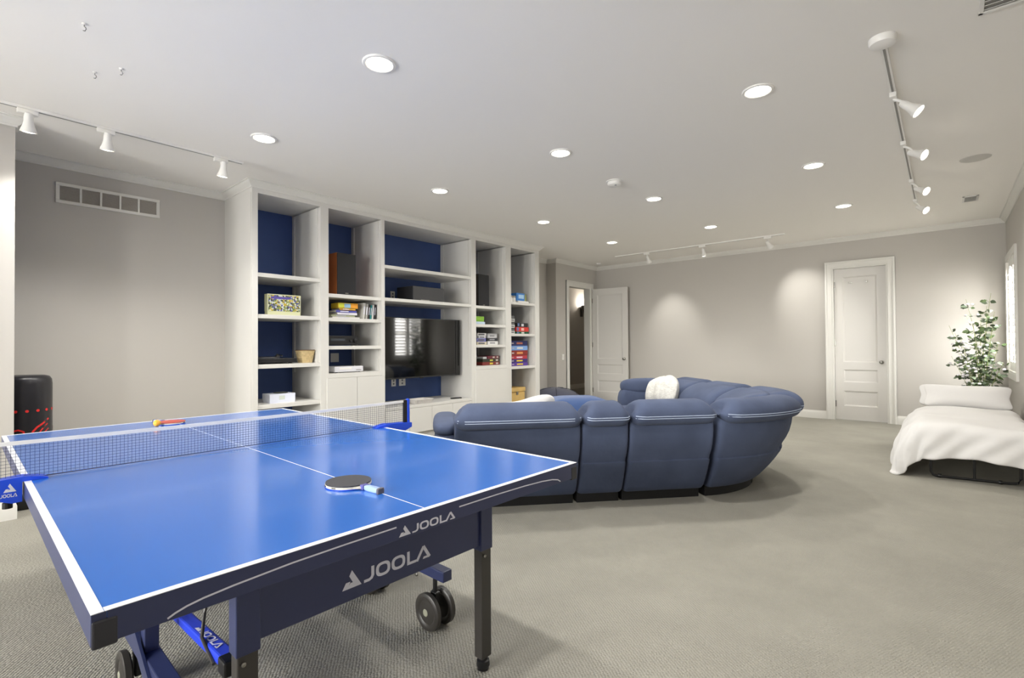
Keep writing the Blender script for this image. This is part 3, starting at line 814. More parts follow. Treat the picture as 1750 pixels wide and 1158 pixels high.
def track(name, label, axis, c0, c1, fix, heads, feed=None, watts=9, cone=95):
    """straight ceiling track; heads = [(pos along track, aim point)]"""
    mid = (fix, (c0+c1)/2, ZC-.03) if axis == 'y' else ((c0+c1)/2, fix, ZC-.03)
    o = thing(name, label, 'track light', mid); o['axis'] = axis
    def P(u, off, z): return (fix+off, u, z) if axis == 'y' else (u, fix+off, z)
    def B(mb, u0, u1, o0, o1, z0, z1, b=.002):
        if axis == 'y': mb.box(fix+o0, fix+o1, u0, u1, z0, z1, b)
        else: mb.box(u0, u1, fix+o0, fix+o1, z0, z1, b)
    r = MB(); B(r, c0, c1, -.017, .017, ZC-.020, ZC-.0005); r.build('rail', M_white, o)
    gr = MB(); B(gr, c0+.01, c1-.01, -.006, .006, ZC-.0215, ZC-.0195, 0); gr.build('rail_slot', mat('slot_grey', (140, 138, 134), .5), o)
    if feed is not None:
        fx = P(feed, 0, 0)
        MB().lathe([(.066, 0), (.066, -.022), (.060, -.036), (.04, -.042), (.004, -.043)], (fx[0], fx[1], ZC-.0005), 28).build('canopy', M_white, o, smooth=40)
    for u, offs, aim in heads:
        m_ = MB(); B(m_, u-.055, u+.055, -.019, .019, ZC-.052, ZC-.0205, .004)
        hp = Vector(P(u, offs, ZC-.135)); 
        m_.tube([P(u, 0, ZC-.05), P(u, offs*.4, ZC-.075), hp], .009, 8)
        m_.build('mount', M_white, o, smooth=40)
        d = (Vector(aim)-hp).normalized(); rot = d.to_track_quat('Z', 'Y').to_matrix()
        b = MB(); b.lathe([(.010, -.075), (.020, -.070), (.025, -.05), (.027, -.010), (.034, .020), (.043, .044), (.046, .058), (.041, .058), (.037, .050)], hp, 24, rot=rot)
        bo = b.build('lamp_head', M_white, o, smooth=40)
        MB().lathe([(.003, .062), (.024, .060), (.038, .054), (.038, .048), (.003, .048)], hp, 24, rot=rot).build('bulb', M_bulb, bo)
        spot('lamp', o, hp+d*.075, hp+d*2, watts, cone, 1.0, .03)
    del o['axis']
    return o
track('track_light', 'white ceiling track with three spot heads facing the recess wall', 'y', -.6, 1.815, -4.82, [(.40, .06, (-5.5, .45, 0)), (.83, .06, (-5.5, .9, 0)), (1.63, .06, (-5.4, 1.55, 0))], watts=30)
track('track_light', 'white ceiling track with round canopy and four spot heads above the bed', 'y', 3.50, 7.70, -.24, [(4.20, .09, (.645, 4.1, 2.0)), (5.27, .09, (.645, 4.9, 2.3)), (6.55, .08, (.645, 6.0, 2.2)), (7.48, .06, (.645, 6.9, 2.1))], feed=3.42, watts=6)
track('track_light', 'white ceiling track with three spot heads along the far grey wall', 'x', -4.75, -1.83, 8.50, [(-4.10, .06, (-4.0, YF, 1.5)), (-3.09, .06, (-3.0, 9.1, 0)), (-2.07, .06, (-1.72, YF, 1.95))], watts=36, cone=56)

# smoke detector, speaker grille, vents, hooks
o = thing('smoke_detector', 'white round smoke detector on the ceiling among the downlights', 'smoke detector', (-2.563, 4.583, ZC-.05))
MB().lathe([(.085, .05), (.085, .044), (.06, .042), (.004, .042)], (0, 0, 0), 28).build('base_plate', M_white, o, True, smooth=40)
MB().lathe([(.066, .044), (.070, .03), (.066, .012), (.05, .002), (.004, 0)], (0, 0, 0), 28).build('body', M_white, o, True, smooth=40)
MB().lathe([(.010, .004), (.010, -.003), (.002, -.004)], (.03, -.03, 0), 12).build('test_button', mat('grey_button', (150, 150, 150), .5), o, True)
tag(MB().lathe([(.11, 0), (.11, -.004), (.10, -.008), (.085, -.006), (.004, -.006)], (.233, 6.227, ZC), 32).build('ceiling_speaker', mat('grille_white', (214, 211, 205), .8, bump=.5, bscale=600), smooth=40), 'round flush ceiling speaker grille beside the bed track', 'speaker')
o = thing('ceiling_sensor', 'small round white sensor on the ceiling by the open door', 'sensor', (-5.43, 9.02, ZC-.03))
MB().lathe([(.05, .03), (.05, .022), (.035, .006), (.004, 0)], (0, 0, 0), 20).build('dome', M_white, o, True, smooth=40)
def register(name, label, loc, wx, wy, n):
    o = thing(name, label, 'vent', loc)
    f = MB()
    for (x0, x1, y0, y1) in ((-wx/2, wx/2, -wy/2, -wy/2+.02), (-wx/2, wx/2, wy/2-.02, wy/2), (-wx/2, -wx/2+.02, -wy/2, wy/2), (wx/2-.02, wx/2, -wy/2, wy/2)): f.box(x0, x1, y0, y1, 0, .0095, .002)
    f.build('frame', M_white, o, True)
    MB().box(-wx/2+.01, wx/2-.01, -wy/2+.01, wy/2-.01, .0085, .0098).build('duct', mat('duct_grey', (178, 174, 168), .8), o, True)
    for k in range(n):
        y = -wy/2+.02+(k+.5)*(wy-.04)/n; MB().obox((0, y, .004), wx-.04, (wy-.04)/n*.8, .0015, Matrix.Rotation(R(30), 3, 'X')).build('slat', M_white, o, True)
    return o
register('ceiling_vent', 'small white slatted ceiling vent near the corner above the window', (.247, 7.943, ZC-.0098), .14, .30, 5)
register('ceiling_vent', 'white framed ceiling vent behind the round track canopy', (.33, 3.32, ZC-.0098), .36, .36, 8)
for x, y, lab in ((-3.355, .488, 'tiny swag hook on the ceiling standing apart from the other two'), (-3.903, .618, 'tiny ceiling hook of the close pair, nearer the partition'), (-3.736, .715, 'tiny ceiling hook of the close pair, nearer the bookcase')):
    o = thing('ceiling_hook', lab, 'hook', (x, y, ZC-.04), 0, 'ceiling hooks over the table')
    MB().lathe([(.011, .04), (.010, .034), (.003, .032)], (0, 0, 0), 12).build('rosette', M_white, o, True)
    MB().tube([(0, 0, .035), (0, 0, .024), (.008, .004, .018), (.012, .006, .008), (.004, .002, 0), (-.006, -.003, .004)], .0026, 6).build('hook', M_sil, o, True)
# return-air grille on the recess wall
o = thing('wall_vent', 'long white return air grille high on the recess wall', 'vent', (XL, 1.07, 2.542))
y0, y1, z0, z1 = .678, 1.462, 2.542, 2.727; fw_ = .028
f = MB()
for (a, b, c_, d_) in ((y0, y1, z0, z0+fw_), (y0, y1, z1-fw_, z1), (y0, y0+fw_, z0+fw_, z1-fw_), (y1-fw_, y1, z0+fw_, z1-fw_)): f.box(XL, XL+.014, a, b, c_, d_, .003)
f.build('frame', M_trim, o)
MB().box(XL+.0005, XL+.003, y0+.01, y1-.01, z0+.01, z1-.01).build('backing', mat('vent_backing', (168, 162, 154), .9), o)
for k in range(1, 5):
    y = y0+fw_+(y1-y0-2*fw_)*k/5; MB().box(XL, XL+.013, y-.008, y+.008, z0+.02, z1-.02, .002).build('mullion', M_trim, o)
for k in range(13):
    z = z0+fw_+(k+.5)*(z1-z0-2*fw_)/13; MB().obox((XL+.007, (y0+y1)/2, z), .010, y1-y0-2*fw_, .0014, Matrix.Rotation(R(40), 3, 'Y')).build('slat', mat('vent_slat', (190, 184, 176), .7), o)

# wall plates
def plate(label, x, y, z, wy, wz, kind):
    o = thing('wall_plate', label, 'switch' if kind == 's' else 'outlet', (x, y, z))
    MB().box(0, .006, -wy/2, wy/2, 0, wz, .002).build('cover', M_white, o, True)
    if kind == 's': MB().box(.005, .011, -.012, .012, wz/2-.025, wz/2+.025, .002).build('rocker', M_white, o, True)
    else:
        for k in (-.022, .022): MB().box(.0055, .0068, -.012, .012, wz/2+k-.013, wz/2+k+.013, .002).build('socket', mat('socket_grey', (120, 122, 130), .5), o, True)
plate('white light switch on the wall beside the open doorway', XD+.0005, 8.19, .93, .075, .115, 's')
plate('white outlet plate low on the navy panel under the television', XK+.0005, 4.27, .655, .075, .115, 'o')
plate('white cable plate on the navy panel left of the outlet', XK+.0005, 4.40+.02, .655, .115, .115, 'o')
plate('white outlet plate on the navy panel behind the black receiver', XK+.0005, 4.26, 1.90, .075, .115, 'o')
plate('pale switch plate on the navy panel behind the silver player', XK+.0005, 3.36, 1.03, .115, .115, 's')

# ================================================================== THINGS ON THE SHELVES
def game(name, label, cat, x0, x1, y0, y1, z0, z1, col, bands=(), group=None, M=None):
    """boxed game: tray, slightly larger lid and printed label patches on the front"""
    o = thing(name, label, cat, ((x0+x1)/2, (y0+y1)/2, z0), 0, group)
    c = mat('card_%d_%d_%d' % col, col, .5) if M is None else M
    h = z1-z0
    MB().box(x0+.002, x1-.002, y0+.002, y1-.002, z0, z0+h*.6, .0015).build('tray', c, o)
    MB().box(x0, x1, y0, y1, z0+h*.18, z1, .0015).build('lid', c, o)
    for i, (a, b, p, q, bc) in enumerate(bands):
        MB().box(x1-.0005, x1+.0008, y0+(y1-y0)*a, y0+(y1-y0)*b, z0+h*p, z0+h*q).build('print', mat('ink_%d_%d_%d' % bc, bc, .5), o)
    return o
def book(name, label, x0, x1, y0, y1, z0, z1, col, flat=True, group=None, tilt=0):
    """book: cover boards and spine around a page block; flat ones show the spine to the room"""
    o = thing(name, label, 'book', (x1, (y0+y1)/2, z0), 0, group); c = mat('cover_%d_%d_%d' % col, col, .5)
    cv = MB(); pg = MB(); t = .003
    if flat:
        cv.box(x0, x1, y0, y1, z0, z0+t); cv.box(x0, x1, y0, y1, z1-t, z1); cv.box(x1-t, x1, y0, y1, z0, z1, .001); pg.box(x0+.004, x1-.002, y0+.003, y1-.003, z0+t, z1-t)
        MB().box(x1-.0003, x1+.0006, y0+(y1-y0)*.2, y0+(y1-y0)*.6, z0+(z1-z0)*.3, z0+(z1-z0)*.72).build('title', M_print, o)
    else:
        cv.box(x0, x1, y0, y0+t, z0, z1); cv.box(x0, x1, y1-t, y1, z0, z1); cv.box(x1-t, x1, y0, y1, z0, z1, .001); pg.box(x0+.004, x1-.002, y0+t, y1-t, z0+.003, z1-.003)
        MB().box(x1-.0003, x1+.0006, y0+(y1-y0)*.3, y0+(y1-y0)*.7, z0+(z1-z0)*.3, z0+(z1-z0)*.8).build('title', M_print, o)
    cv.build('cover', c, o); pg.build('pages', mat('paper', (226, 222, 208), .9), o)
    if tilt: o.rotation_euler = (tilt, 0, 0)
    return o
s1_, s2_, s3_, s4_, s5_ = shelves
# bay 1
pz = picture_mat('puzzle_print', [(226, 226, 196), (150, 160, 90), (96, 112, 74), (84, 84, 160), (206, 178, 60), (70, 66, 64), (198, 206, 214)], 70)
o = game('puzzle_box', 'large puzzle box with a busy green and yellow picture', 'box', -5.45, -5.375, 2.265, 2.625, s1_[1], s1_[1]+.225, (214, 216, 176))
MB().box(-5.3755, -5.374, 2.275, 2.615, s1_[1]+.045, s1_[1]+.215).build('picture', pz, o)
MB().box(-5.3755, -5.3735, 2.30, 2.50, s1_[1]+.175, s1_[1]+.200).build('title_band', mat('ink_96_84_170', (96, 84, 170), .5), o)
o = thing('turntable', 'black turntable with a pale tone arm on the shelf by a basket', 'turntable', (-5.55, 2.36, s1_[2]))
z = s1_[2]
MB().box(-5.80, -5.36, 2.15, 2.575, z+.012, z+.058, .006).build('plinth', M_black, o)
for a, b in ((-5.75, 2.20), (-5.75, 2.52), (-5.41, 2.20), (-5.41, 2.52)): MB().lathe([(.018, 0), (.020, .013)], (a, b, z), 14).build('foot', M_black, o)
MB().lathe([(.004, .058), (.15, .058), (.15, .068), (.148, .071), (.004, .071)], (-5.60, 2.33, z), 36).build('platter', mat('platter_grey', (70, 72, 78), .35), o, smooth=40)
MB().lathe([(.143, .071), (.143, .0735), (.004, .0735)], (-5.60, 2.33, z), 36).build('record', M_black, o, smooth=40)
MB().tube([(-5.74, 2.53, z+.09), (-5.62, 2.53, z+.085), (-5.47, 2.46, z+.078)], .005, 8).build('tone_arm', M_sil, o, smooth=40)
MB().lathe([(.025, .058), (.025, .085), (.012, .088), (.012, .098), (.004, .10)], (-5.74, 2.53, z), 16).build('arm_pivot', M_sil, o, smooth=40)
# wicker basket
o = thing('basket', 'small tapered tan basket beside the turntable', 'basket', (-5.46, 2.715, s1_[2]))
tan = mat('straw', (206, 184, 138), .85, var=.15, vscale=30, bump=.5, bscale=90)
def tap(k, zz): 
    a = (.052+.02*k, .056+.02*k); return [(-a[0], -a[1], zz), (a[0], -a[1], zz), (a[0], a[1], zz), (-a[0], a[1], zz)]
mb = MB(); mb.rings([tap(0, 0), tap(1, .14), [(p[0]*.93, p[1]*.93, .14) for p in tap(1, .14)], [(p[0]*.9, p[1]*.9, .008) for p in tap(0, .008)]]); mb.build('woven_body', tan, o, True)
for k in range(6):
    a = tap(k/5.2, .012+.024*k); MB().tube([(p[0]*1.02, p[1]*1.02, p[2]) for p in a], .004, 6, True).build('weave_band', tan, o, True)
mb = MB(); mb.tube([(p[0]*1.01, p[1]*1.01, .141) for p in tap(1, .14)], .005, 6, True); mb.build('rim', mat('rim_brown', (112, 84, 52), .7), o, True)
game('storage_box', 'pale white box with a small tag on the lowest open shelf', 'box', -5.55, -5.36, 2.285, 2.555, s1_[3], s1_[3]+.095, (224, 228, 242), ((.36, .58, .35, .8, (206, 214, 206)),))
o = thing('folded_cloth', 'dark folded cloth lying on top of the pale storage box', 'cloth', (-5.46, 2.44, s1_[3]+.095))
MB().sup((0, 0, .006), (.06, .07, .007), 3, n=5).build('fold', mat('dark_cloth', (70, 74, 70), .9), o, True, smooth=60)
# bay 2: loudspeaker, books, amplifier, player
def loudspeaker(label, x0, x1, y0, y1, z0, z1, side):
    o = thing('loudspeaker', label, 'speaker', ((x0+x1)/2, (y0+y1)/2, z0))
    MB().box(x0, x1-.014, y0, y1, z0, z1, .003).build('cabinet', side, o)
    MB().box(x1-.014, x1, y0+.003, y1-.003, z0+.003, z1-.003, .004).build('grille', mat('grille_black', (42, 42, 44), .85, bump=.4, bscale=500), o)
    MB().box(x1-.0005, x1+.001, (y0+y1)/2-.02, (y0+y1)/2+.02, z0+.02, z0+.03).build('badge', M_sil, o)
wood = mat('cherry_wood', (164, 92, 44), .4, var=.15, vscale=6)
loudspeaker('tall loudspeaker with cherry wood side and black grille on the shelf over books', -5.72, -5.36, 3.055, 3.305, s2_[0], s2_[0]+.50, wood)
loudspeaker('dark loudspeaker standing on the shelf right of the television', -5.72, -5.38, 5.415, 5.655, s4_[0], s4_[0]+.50, mat('dark_walnut', (52, 42, 34), .5))
z = s2_[1]
for i, (h, y0, y1, col, lab) in enumerate([(.022, 3.00, 3.36, (228, 226, 222), 'white book at the bottom of the stack below the loudspeaker'), (.020, 2.99, 3.30, (190, 196, 160), 'pale green book second from the bottom in the stack'), (.028, 3.06, 3.32, (236, 232, 240), 'white book in the middle of the stack'), (.030, 3.05, 3.32, (92, 92, 176), 'violet book under the yellow box in the stack'), (.022, 3.09, 3.30, (222, 170, 60), 'thin amber book near the top of the stack')]):
    book('book', lab, -5.56, -5.37+random.uniform(-.01, .01), y0, y1, z, z+h, col, True, 'books stacked flat below the loudspeaker'); z += h
game('box', 'yellow and orange boxed set on top of the book stack', 'box', -5.53, -5.36, 3.07, 3.325, z, z+.062, (230, 196, 54), ((.30, .62, .1, .9, (150, 190, 220)), (.64, 1.0, .05, .95, (236, 160, 48)), (.02, .28, .1, .9, (206, 212, 70))))
y = 3.395
for wdt, hh, col, tl, lab in [(.03, .20, (206, 204, 198), -.09, 'tall pale grey book leaning at the left of the upright row'), (.034, .19, (170, 168, 162), -.09, 'grey book second in the upright row'), (.022, .185, (60, 60, 62), -.09, 'thin black book in the middle of the upright row'), (.02, .18, (40, 150, 150), -.09, 'thin teal book in the upright row'), (.022, .185, (226, 226, 222), -.09, 'thin white book right of the teal book'), (.022, .19, (48, 46, 48), -.09, 'black book at the end of the upright row')]:
    o = book('book', lab, -5.52, -5.37, y, y+wdt, s2_[1], s2_[1]+hh, col, False, 'upright books below the loudspeaker', tl); y += wdt+.006
o = thing('amplifier', 'black amplifier with round knobs on the shelf under the books', 'amplifier', (-5.5, 3.14, s2_[2]))
z = s2_[2]
MB().box(-5.72, -5.38, 2.925, 3.335, z+.012, z+.118, .004).build('case', mat('amp_grey', (50, 50, 52), .5), o)
MB().box(-5.382, -5.374, 2.925, 3.335, z+.012, z+.118, .003).build('front_panel', M_black, o)
for yy, rr in ((3.30, .026), (3.235, .018)): MB().lathe([(rr, 0), (rr, .018), (rr*.8, .022)], (-5.375, yy, z+.06), 18, 'x').build('knob', M_black, o, smooth=40)
for a in (2.96, 3.30): MB().lathe([(.018, 0), (.018, .013)], (-5.42, a, z), 12).build('foot', M_black, o)
MB().box(-5.374, -5.3735, 2.98, 3.16, z+.06, z+.085).build('display', mat('amp_display', (70, 74, 80), .2), o)
o = thing('disc_player', 'silver white disc player on the white cabinet below the amplifier', 'player', (-5.5, 3.21, .922))
MB().box(-5.66, -5.36, 3.02, 3.40, .930, .995, .008).build('case', mat('silver_case', (222, 222, 228), .35), o, smooth=40)
MB().box(-5.361, -5.358, 3.08, 3.24, .962, .982, .001).build('tray_door', M_white, o)
MB().box(-5.361, -5.358, 3.30, 3.37, .945, .955, .001).build('button_row', mat('grey_button', (150, 150, 150), .5), o)
for a in (3.06, 3.36): MB().lathe([(.014, 0), (.014, .009)], (-5.39, a, .922), 12).build('foot', M_black, o)
# bay 3
o = thing('receiver', 'wide black audio receiver on the shelf above the television', 'receiver', (-5.5, 4.44, s3_[1]))
z = s3_[1]
MB().box(-5.74, -5.385, 4.175, 4.715, z+.012, z+.20, .004).build('case', mat('amp_black', (44, 44, 46), .45), o)
MB().box(-5.387, -5.375, 4.17, 4.72, z+.012, z+.195, .004).build('front_panel', mat('amp_face', (58, 58, 60), .4), o)
for a in (4.22, 4.67): MB().lathe([(.02, 0), (.02, .013)], (-5.43, a, z), 12).build('foot', M_black, o)
MB().box(-5.375, -5.3735, 4.30, 4.45, z+.012, z+.022).build('badge', M_sil, o)
o = thing('tray_basket', 'low white wicker tray on the media console', 'basket', (-5.40, 4.29, .455))
ww = mat('white_wicker', (204, 200, 196), .8, bump=.6, bscale=120)
def tr(a, b, zz): return [(-a, -b, zz), (a, -b, zz), (a, b, zz), (-a, b, zz)]
MB().rings([tr(.085, .135, 0), tr(.105, .160, .058), tr(.097, .152, .058), tr(.080, .130, .006)]).build('woven_body', ww, o, True)
for k in range(4):
    MB().tube(tr(.088+.005*k, .139+.006*k, .010+.015*k), .005, 6, True).build('weave_band', ww, o, True)
for k in range(-3, 4):
    MB().bar((.088, k*.04, .004), (.108, k*.045, .058), .006, .004).build('stake', ww, o, True)
o = thing('remote_control', 'black remote control lying on the media console', 'remote', (-5.42, 4.98, .455), R(75))
MB().box(-.085, .085, -.022, .022, 0, .018, .005).build('body', M_black, o, True)
for k in range(5): MB().box(-.06+.026*k, -.05+.026*k, -.008, .008, .0175, .0195, .001).build('button', mat('grey_button', (150, 150, 150), .5), o, True)
# bay 4
z = s4_[1]
game('game_box', 'pale blue flat box under the lime green box', 'box', -5.55, -5.38, 5.35, 5.555, z, z+.045, (196, 214, 232))
game('game_box', 'lime green box on top of the pale blue box', 'box', -5.55, -5.385, 5.35, 5.54, z+.045, z+.125, (132, 184, 58), ((.2, .7, .3, .7, (150, 196, 70)),))
z = s4_[2]
st = [(.045, 5.40, 5.60, (214, 206, 180), 'cream boxed game at the bottom of the left stack'), (.055, 5.40, 5.595, (110, 112, 176), 'violet boxed game above the cream box'), (.035, 5.43, 5.58, (222, 222, 226), 'small white boxed game above the violet box'), (.045, 5.41, 5.60, (232, 230, 228), 'white boxed game on top of the left stack')]
for h, y0, y1, col, lab in st:
    game('game_box', lab, 'box', -5.58, -5.39+random.uniform(-.01, .01), y0, y1, z, z+h, col, ((.1, .8, .25, .75, (100, 100, 110)),), 'boxed games beside the speaker bay'); z += h
z = s4_[2]
for h, y0, y1, col, lab in [(.055, 5.63, 5.86, (226, 226, 224), 'white boxed game at the bottom of the right stack'), (.05, 5.62, 5.85, (46, 48, 54), 'black boxed game between two pale boxes'), (.07, 5.63, 5.84, (202, 202, 204), 'silver grey boxed game on top of the black box')]:
    game('game_box', lab, 'box', -5.60, -5.39, y0, y1, z, z+h, col, ((.2, .7, .3, .7, (150, 150, 154)),), 'boxed games beside the speaker bay'); z += h
z = .922
for h, y0, y1, col, ink, lab in [(.05, 5.50, 5.89, (120, 40, 36), (214, 196, 70), 'dark red boxed game at the bottom on the white cabinet'), (.05, 5.505, 5.885, (48, 50, 38), (196, 190, 80), 'dark olive boxed game on the dark red box'), (.045, 5.62, 5.88, (110, 40, 54), (200, 190, 180), 'maroon boxed game on the olive box')]:
    game('game_box', lab, 'box', -5.62, -5.385, y0, y1, z, z+h, col, ((.42, .60, .25, .75, ink), (.78, .92, .25, .75, (194, 186, 176))), 'boxed games on the white cabinet'); z += h
game('game_box', 'small white box left on top of the olive boxed game', 'box', -5.56, -5.39, 5.52, 5.60, 1.022, 1.055, (196, 198, 200))
# bay 5
z = s5_[0]
for k, (yy, lab) in enumerate(((6.20, 'white cream jar beside the divider on the top shelf'), (6.285, 'white cream jar next to the blue box'))):
    o = thing('jar', lab, 'jar', (-5.42, yy, z), 0, 'white jars on the top shelf')
    MB().lathe([(.03, 0), (.036, .006), (.036, .07), (.030, .085)], (0, 0, 0), 20).build('body', M_white, o, True, smooth=40)
    MB().lathe([(.032, .085), (.034, .09), (.034, .112), (.028, .116), (.004, .116)], (0, 0, 0), 20).build('lid', mat('lid_grey', (176, 172, 164), .4), o, True, smooth=40)
game('game_box', 'white flat box under the bright blue box', 'box', -5.60, -5.38, 6.36, 6.64, z, z+.04, (230, 230, 226))
game('game_box', 'bright blue box with white print on the top shelf', 'box', -5.57, -5.40, 6.335, 6.55, z+.04, z+.17, (60, 128, 204), ((.25, .9, .3, .8, (178, 212, 240)),))
game('game_box', 'yellow green box behind the bright blue box', 'box', -5.60, -5.43, 6.56, 6.63, z+.04, z+.16, (186, 192, 120))
z = s5_[1]
for k in range(6):
    lab = ['white card game at the bottom of the small stack', 'black card game on the bottom white one', 'white card game third from the bottom', 'black card game fourth from the bottom', 'white card game fifth from the bottom', 'pale card game on top of the small stack'][k]
    game('card_game', lab, 'box', -5.50, -5.38, 6.14, 6.265, z, z+.05, ((216, 216, 214), (66, 66, 68))[k % 2], ((.15, .85, .3, .7, (110, 110, 112)),), 'card games stacked by the divider'); z += .05
z = s5_[1]
for h, y0, y1, col, ink, lab in [(.04, 6.31, 6.64, (30, 90, 60), (220, 220, 210), 'dark green boxed game at the bottom below the red box'), (.075, 6.305, 6.635, (206, 56, 46), (236, 190, 180), 'bright red boxed game in the middle of its stack'), (.07, 6.33, 6.61, (36, 36, 40), (216, 216, 220), 'black boxed game on top of the red box')]:
    game('game_box', lab, 'box', -5.62, -5.385, y0, y1, z, z+h, col, ((.05, .2, .2, .9, (90, 120, 170)), (.4, .62, .2, .8, ink)), 'boxed games in the end bay'); z += h
z = s5_[2]
for h, y1, col, ink, lab in [(.055, 6.61, (92, 62, 150), (226, 196, 60), 'purple boxed game at the bottom of the tall stack'), (.06, 6.605, (60, 46, 116), (232, 200, 56), 'dark purple boxed game with yellow print'), (.055, 6.60, (186, 52, 66), (226, 206, 220), 'crimson boxed game in the tall stack'), (.09, 6.605, (140, 46, 40), (226, 150, 90), 'brick red boxed game under the light blue box'), (.075, 6.60, (126, 164, 220), (220, 220, 214), 'light blue boxed game in the tall stack'), (.085, 6.605, (44, 50, 110), (204, 120, 96), 'navy boxed game on top of the tall stack')]:
    game('game_box', lab, 'box', -5.68, -5.385+random.uniform(-.01, .005), 6.15, y1, z, z+h, col, ((.38, .72, .32, .70, ink), (.10, .22, .40, .62, (200, 190, 190))), 'tall stack of boxed games'); z += h
o = thing('wooden_chest', 'small light wooden chest on the bottom of the end bay', 'chest', (-5.5, 6.35, .11))
oak = mat('pale_oak', (206, 172, 104), .55, var=.12, vscale=9)
MB().box(-5.72, -5.42, 6.16, 6.56, .11, .44, .006).build('body', oak, o); MB().box(-5.73, -5.41, 6.15, 6.57, .452, .52, .008).build('lid', oak, o)
MB().box(-5.71, -5.43, 6.17, 6.55, .438, .454).build('seam', oak, o); MB().box(-5.421, -5.412, 6.335, 6.385, .40, .46, .002).build('latch', M_sil, o)

# ================================================================== PUNCH BAG
o = thing('punching_bag', 'free-standing black punching bag with red dots beside the partition', 'punching bag', (-5.60, .455, 0))
vin = mat('black_vinyl', (34, 33, 38), .32, var=.2, vscale=6, bump=.15, bscale=9)
MB().lathe([(.27, 0), (.28, .02), (.28, .08), (.24, .14), (.14, .18), (.08, .20), (.08, .24)], (0, 0, 0), 36).build('base', M_black, o, True, smooth=40)
MB().lathe([(.12, .22), (.160, .235), (.166, .27), (.166, .95), (.162, .985), (.148, 1.008), (.12, 1.018), (.05, 1.021), (.004, 1.021)], (0, 0, 0), 40).build('bag', vin, o, True, smooth=50)
red = mat('red_print', (222, 40, 38), .45)
for k in range(16):
    a = 2*math.pi*k/16
    mb = MB(); n = 10; rs = [[], []]
    for j in range(n):
        t = 2*math.pi*j/n; da = .011*math.cos(t)/.167; dz = .011*math.sin(t)
        rs[0].append((.1655*math.cos(a+da), .1655*math.sin(a+da), .742+dz)); rs[1].append((.1675*math.cos(a+da), .1675*math.sin(a+da), .742+dz))
    mb.rings(rs); mb.build('red_dot', red, o, True)
def onbag(pts, wd):
    mb = MB()
    for q in stroke(pts, wd): mb.poly([(.1675*math.cos(p.x/.167), .1675*math.sin(p.x/.167), p.y) for p in q])
    return mb.build('red_graphic', red, o, True)
for base in (0, 2.1*.167, 4.2*.167):
    onbag([(base+.02, .53), (base+.035, .58), (base+.06, .61), (base+.10, .635), (base+.15, .67)], .014)
    onbag([(base+.06, .54), (base+.09, .585), (base+.14, .63)], .010); onbag([(base+.08, .52), (base+.11, .56), (base+.15, .59)], .008)
    onbag([(base-.10, .56), (base-.085, .59), (base-.05, .60), (base-.02, .585), (base-.012, .55)], .012)

# ================================================================== PLANT
o = thing('artificial_plant', 'leafy eucalyptus plant with white blossoms behind the bed', 'plant', (.33, 8.85, 0))
pot = MB(); pot.lathe([(.10, 0), (.115, .01), (.135, .26), (.14, .28), (.13, .28), (.122, .25), (.004, .25)], (0, 0, 0), 28); pot.build('pot', mat('pot_grey', (150, 146, 138), .6), o, True, smooth=40)
lg = [mat('leaf_a', (84, 104, 62), .6), mat('leaf_b', (58, 70, 48), .6), mat('leaf_c', (124, 140, 116), .6)]
stm = mat('stem_green', (120, 132, 70), .6); blos = mat('blossom', (238, 234, 238), .7)
rnd = random.Random(11)
stems = [(-.12, .02, 1.80, .10), (.13, -.02, 1.86, -.02), (.09, .08, 1.70, .05), (.16, -.05, 1.62, .03), (-.30, -.03, 1.46, .02), (-.24, .05, 1.36, .06), (-.18, -.06, 1.28, 0), (.20, .06, 1.25, .05), (-.05, -.08, 1.45, .02), (.03, .03, 1.55, 0), (.24, -.08, .98, 0), (-.28, .07, 1.05, 0), (.20, .02, .86, 0), (-.12, -.1, .92, 0)]
for (dx, dy, h, bend) in stems:
    dx *= .95
    n = 14; pts = []
    for k in range(n+1):
        u = k/n; pts.append(Vector((dx*u**1.3+bend*math.sin(u*math.pi)*.5, dy*u, .24+(h-.24)*u)))
    sm = MB(); sm.tube(pts, [.006*(1-.7*k/n) for k in range(n+1)], 6); so = sm.build('stem', stm, o, True)
    lf = [MB(), MB(), MB()]; bl = MB(); nb = 0
    for k in range(int(56*(h/1.6))):
        u = .30+.70*rnd.random(); p = pts[min(n, int(u*n))]
        a = rnd.random()*6.283; d = Vector((math.cos(a), math.sin(a), rnd.uniform(-.2, .5))).normalized()
        c = p+d*rnd.uniform(.025, .085); r = rnd.uniform(.018, .036)
        nx_ = d.cross(Vector((0, 0, 1))).normalized(); up_ = d.cross(Vector((rnd.uniform(-1, 1), rnd.uniform(-1, 1), rnd.uniform(-1, 1)))).normalized(); d2 = (d+Vector((0, 0, rnd.uniform(-1, .6)))).normalized(); nx_ = d2.cross(up_).normalized(); d = d2
        w_ = lf[rnd.choice((0, 0, 1, 1, 2))]
        w_.poly([c-d*r, c-d*r*.3+nx_*r*.7, c+d*r*.6+nx_*r*.55, c+d*r*1.2+up_*r*.2, c+d*r*.6-nx_*r*.55, c-d*r*.3-nx_*r*.7])
        w_.tube([p, c-d*r*.9], .0012, 4)
        if dx < -.1 and .55 < u < .98 and rnd.random() < .42 or rnd.random() < .06:
            bl.sup(c+Vector((rnd.uniform(-.02, .02), rnd.uniform(-.02, .02), .02)), (.019, .017, .014), 2, None, 2); nb += 1
    for q, M_ in zip(lf, lg):
        if len(q.bm.faces): q.build('foliage', M_, so, True, kind='stuff')
        else: q.bm.free()
    if nb: bl.build('blossoms', blos, so, True, smooth=60, kind='stuff')
    else: bl.bm.free()

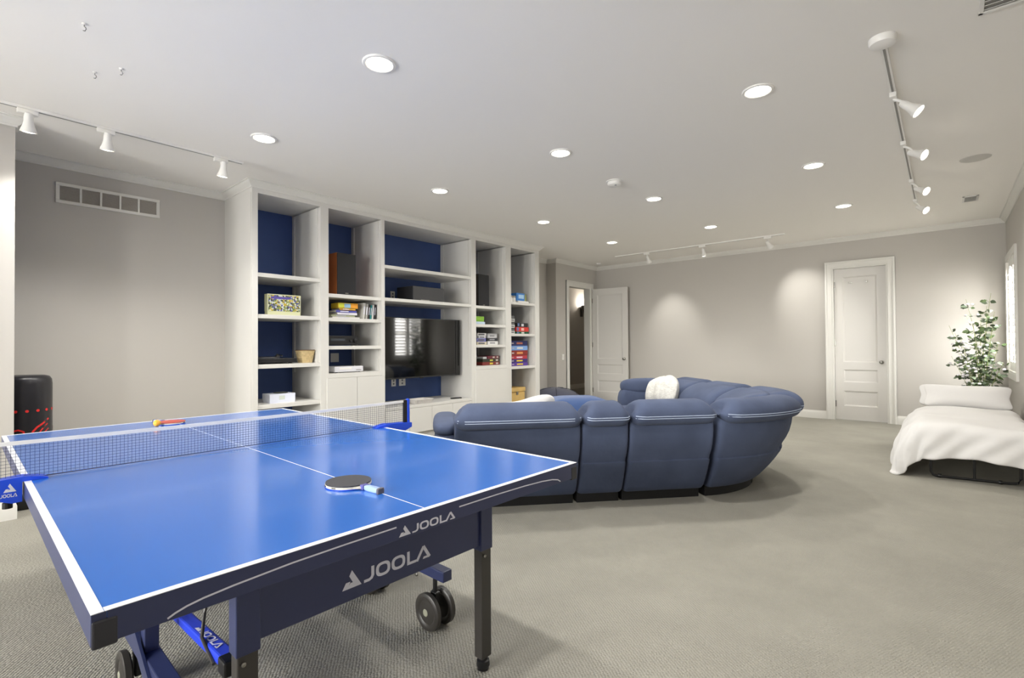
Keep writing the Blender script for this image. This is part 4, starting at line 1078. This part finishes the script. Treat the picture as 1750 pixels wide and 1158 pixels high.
# ================================================================== FAR CORNER AND HALL
o = thing('bean_bag', 'dark navy slouched bean bag on the carpet past the bookcase', 'bean bag', (-5.38, 7.40, 0))
def fb(q):
    l = 1+.12*math.sin(3*math.atan2(q.y, q.x)+1)*(1-abs(q.z)); z = q.z
    return Vector((q.x*l*(1.05-.25*max(0, z)), q.y*l*(1.05-.25*max(0, z)), z*(1+.10*q.x*-1)))
MB().sup((0, 0, .225), (.42, .46, .225), 2.6, None, 12, fb).build('bag', mat('bean_navy', (62, 64, 82), .8, var=.15, vscale=5, bump=.3, bscale=7, sheen=.2), o, True, smooth=70)
for k in range(5):
    a = 2*math.pi*k/5+.4; pts = [Vector((.42*math.cos(a)*c_, .46*math.sin(a)*c_, zz)) for c_, zz in ((1.02, .20), (.98, .30), (.85, .38), (.55, .435), (.2, .452))]
    MB().tube(pts, .005, 6).build('seam', mat('bean_seam', (44, 46, 60), .8), o, True)
o = thing('wall_sconce', 'dark tapered wall sconce glowing in the hall beyond the door', 'sconce', (-7.8, 11.99, 1.97))
MB().lathe([(.012, 0), (.03, .05), (.07, .26), (.11, .34), (.115, .36), (.10, .36), (.004, .30)], (.13, 0, 0), 20).build('shade', mat('bronze', (58, 52, 48), .45), o, True, smooth=40)
MB().box(0, .03, -.05, .05, .05, .30, .006).build('back_plate', mat('bronze', (58, 52, 48), .45), o, True)
MB().lathe([(.09, .345), (.09, .352), (.004, .352)], (.13, 0, 0), 18).build('glow', M_bulb, o, True)
l = bpy.data.lights.new('sconce_bulb', 'POINT'); l.energy = 10; l.shadow_soft_size = .05; l.color = (1, .92, .8)
lo = bpy.data.objects.new('sconce_bulb', l); COL.objects.link(lo); lo.parent = o; lo.location = (.13, 0, .42)
o = thing('framed_picture', 'tall dark framed picture on the hall wall', 'picture', (-7.8, 11.05, .97))
for (a, b, c_, d_) in ((-.30, .30, 0, .05), (-.30, .30, .95, 1.0), (-.30, -.25, .05, .95), (.25, .30, .05, .95)): MB().box(0, .03, a, b, c_, d_, .003).build('frame_bar', mat('frame_dark', (60, 54, 50), .5), o, True)
MB().box(.001, .01, -.25, .25, .05, .95).build('canvas', mat('canvas_grey', (110, 106, 100), .6), o, True)
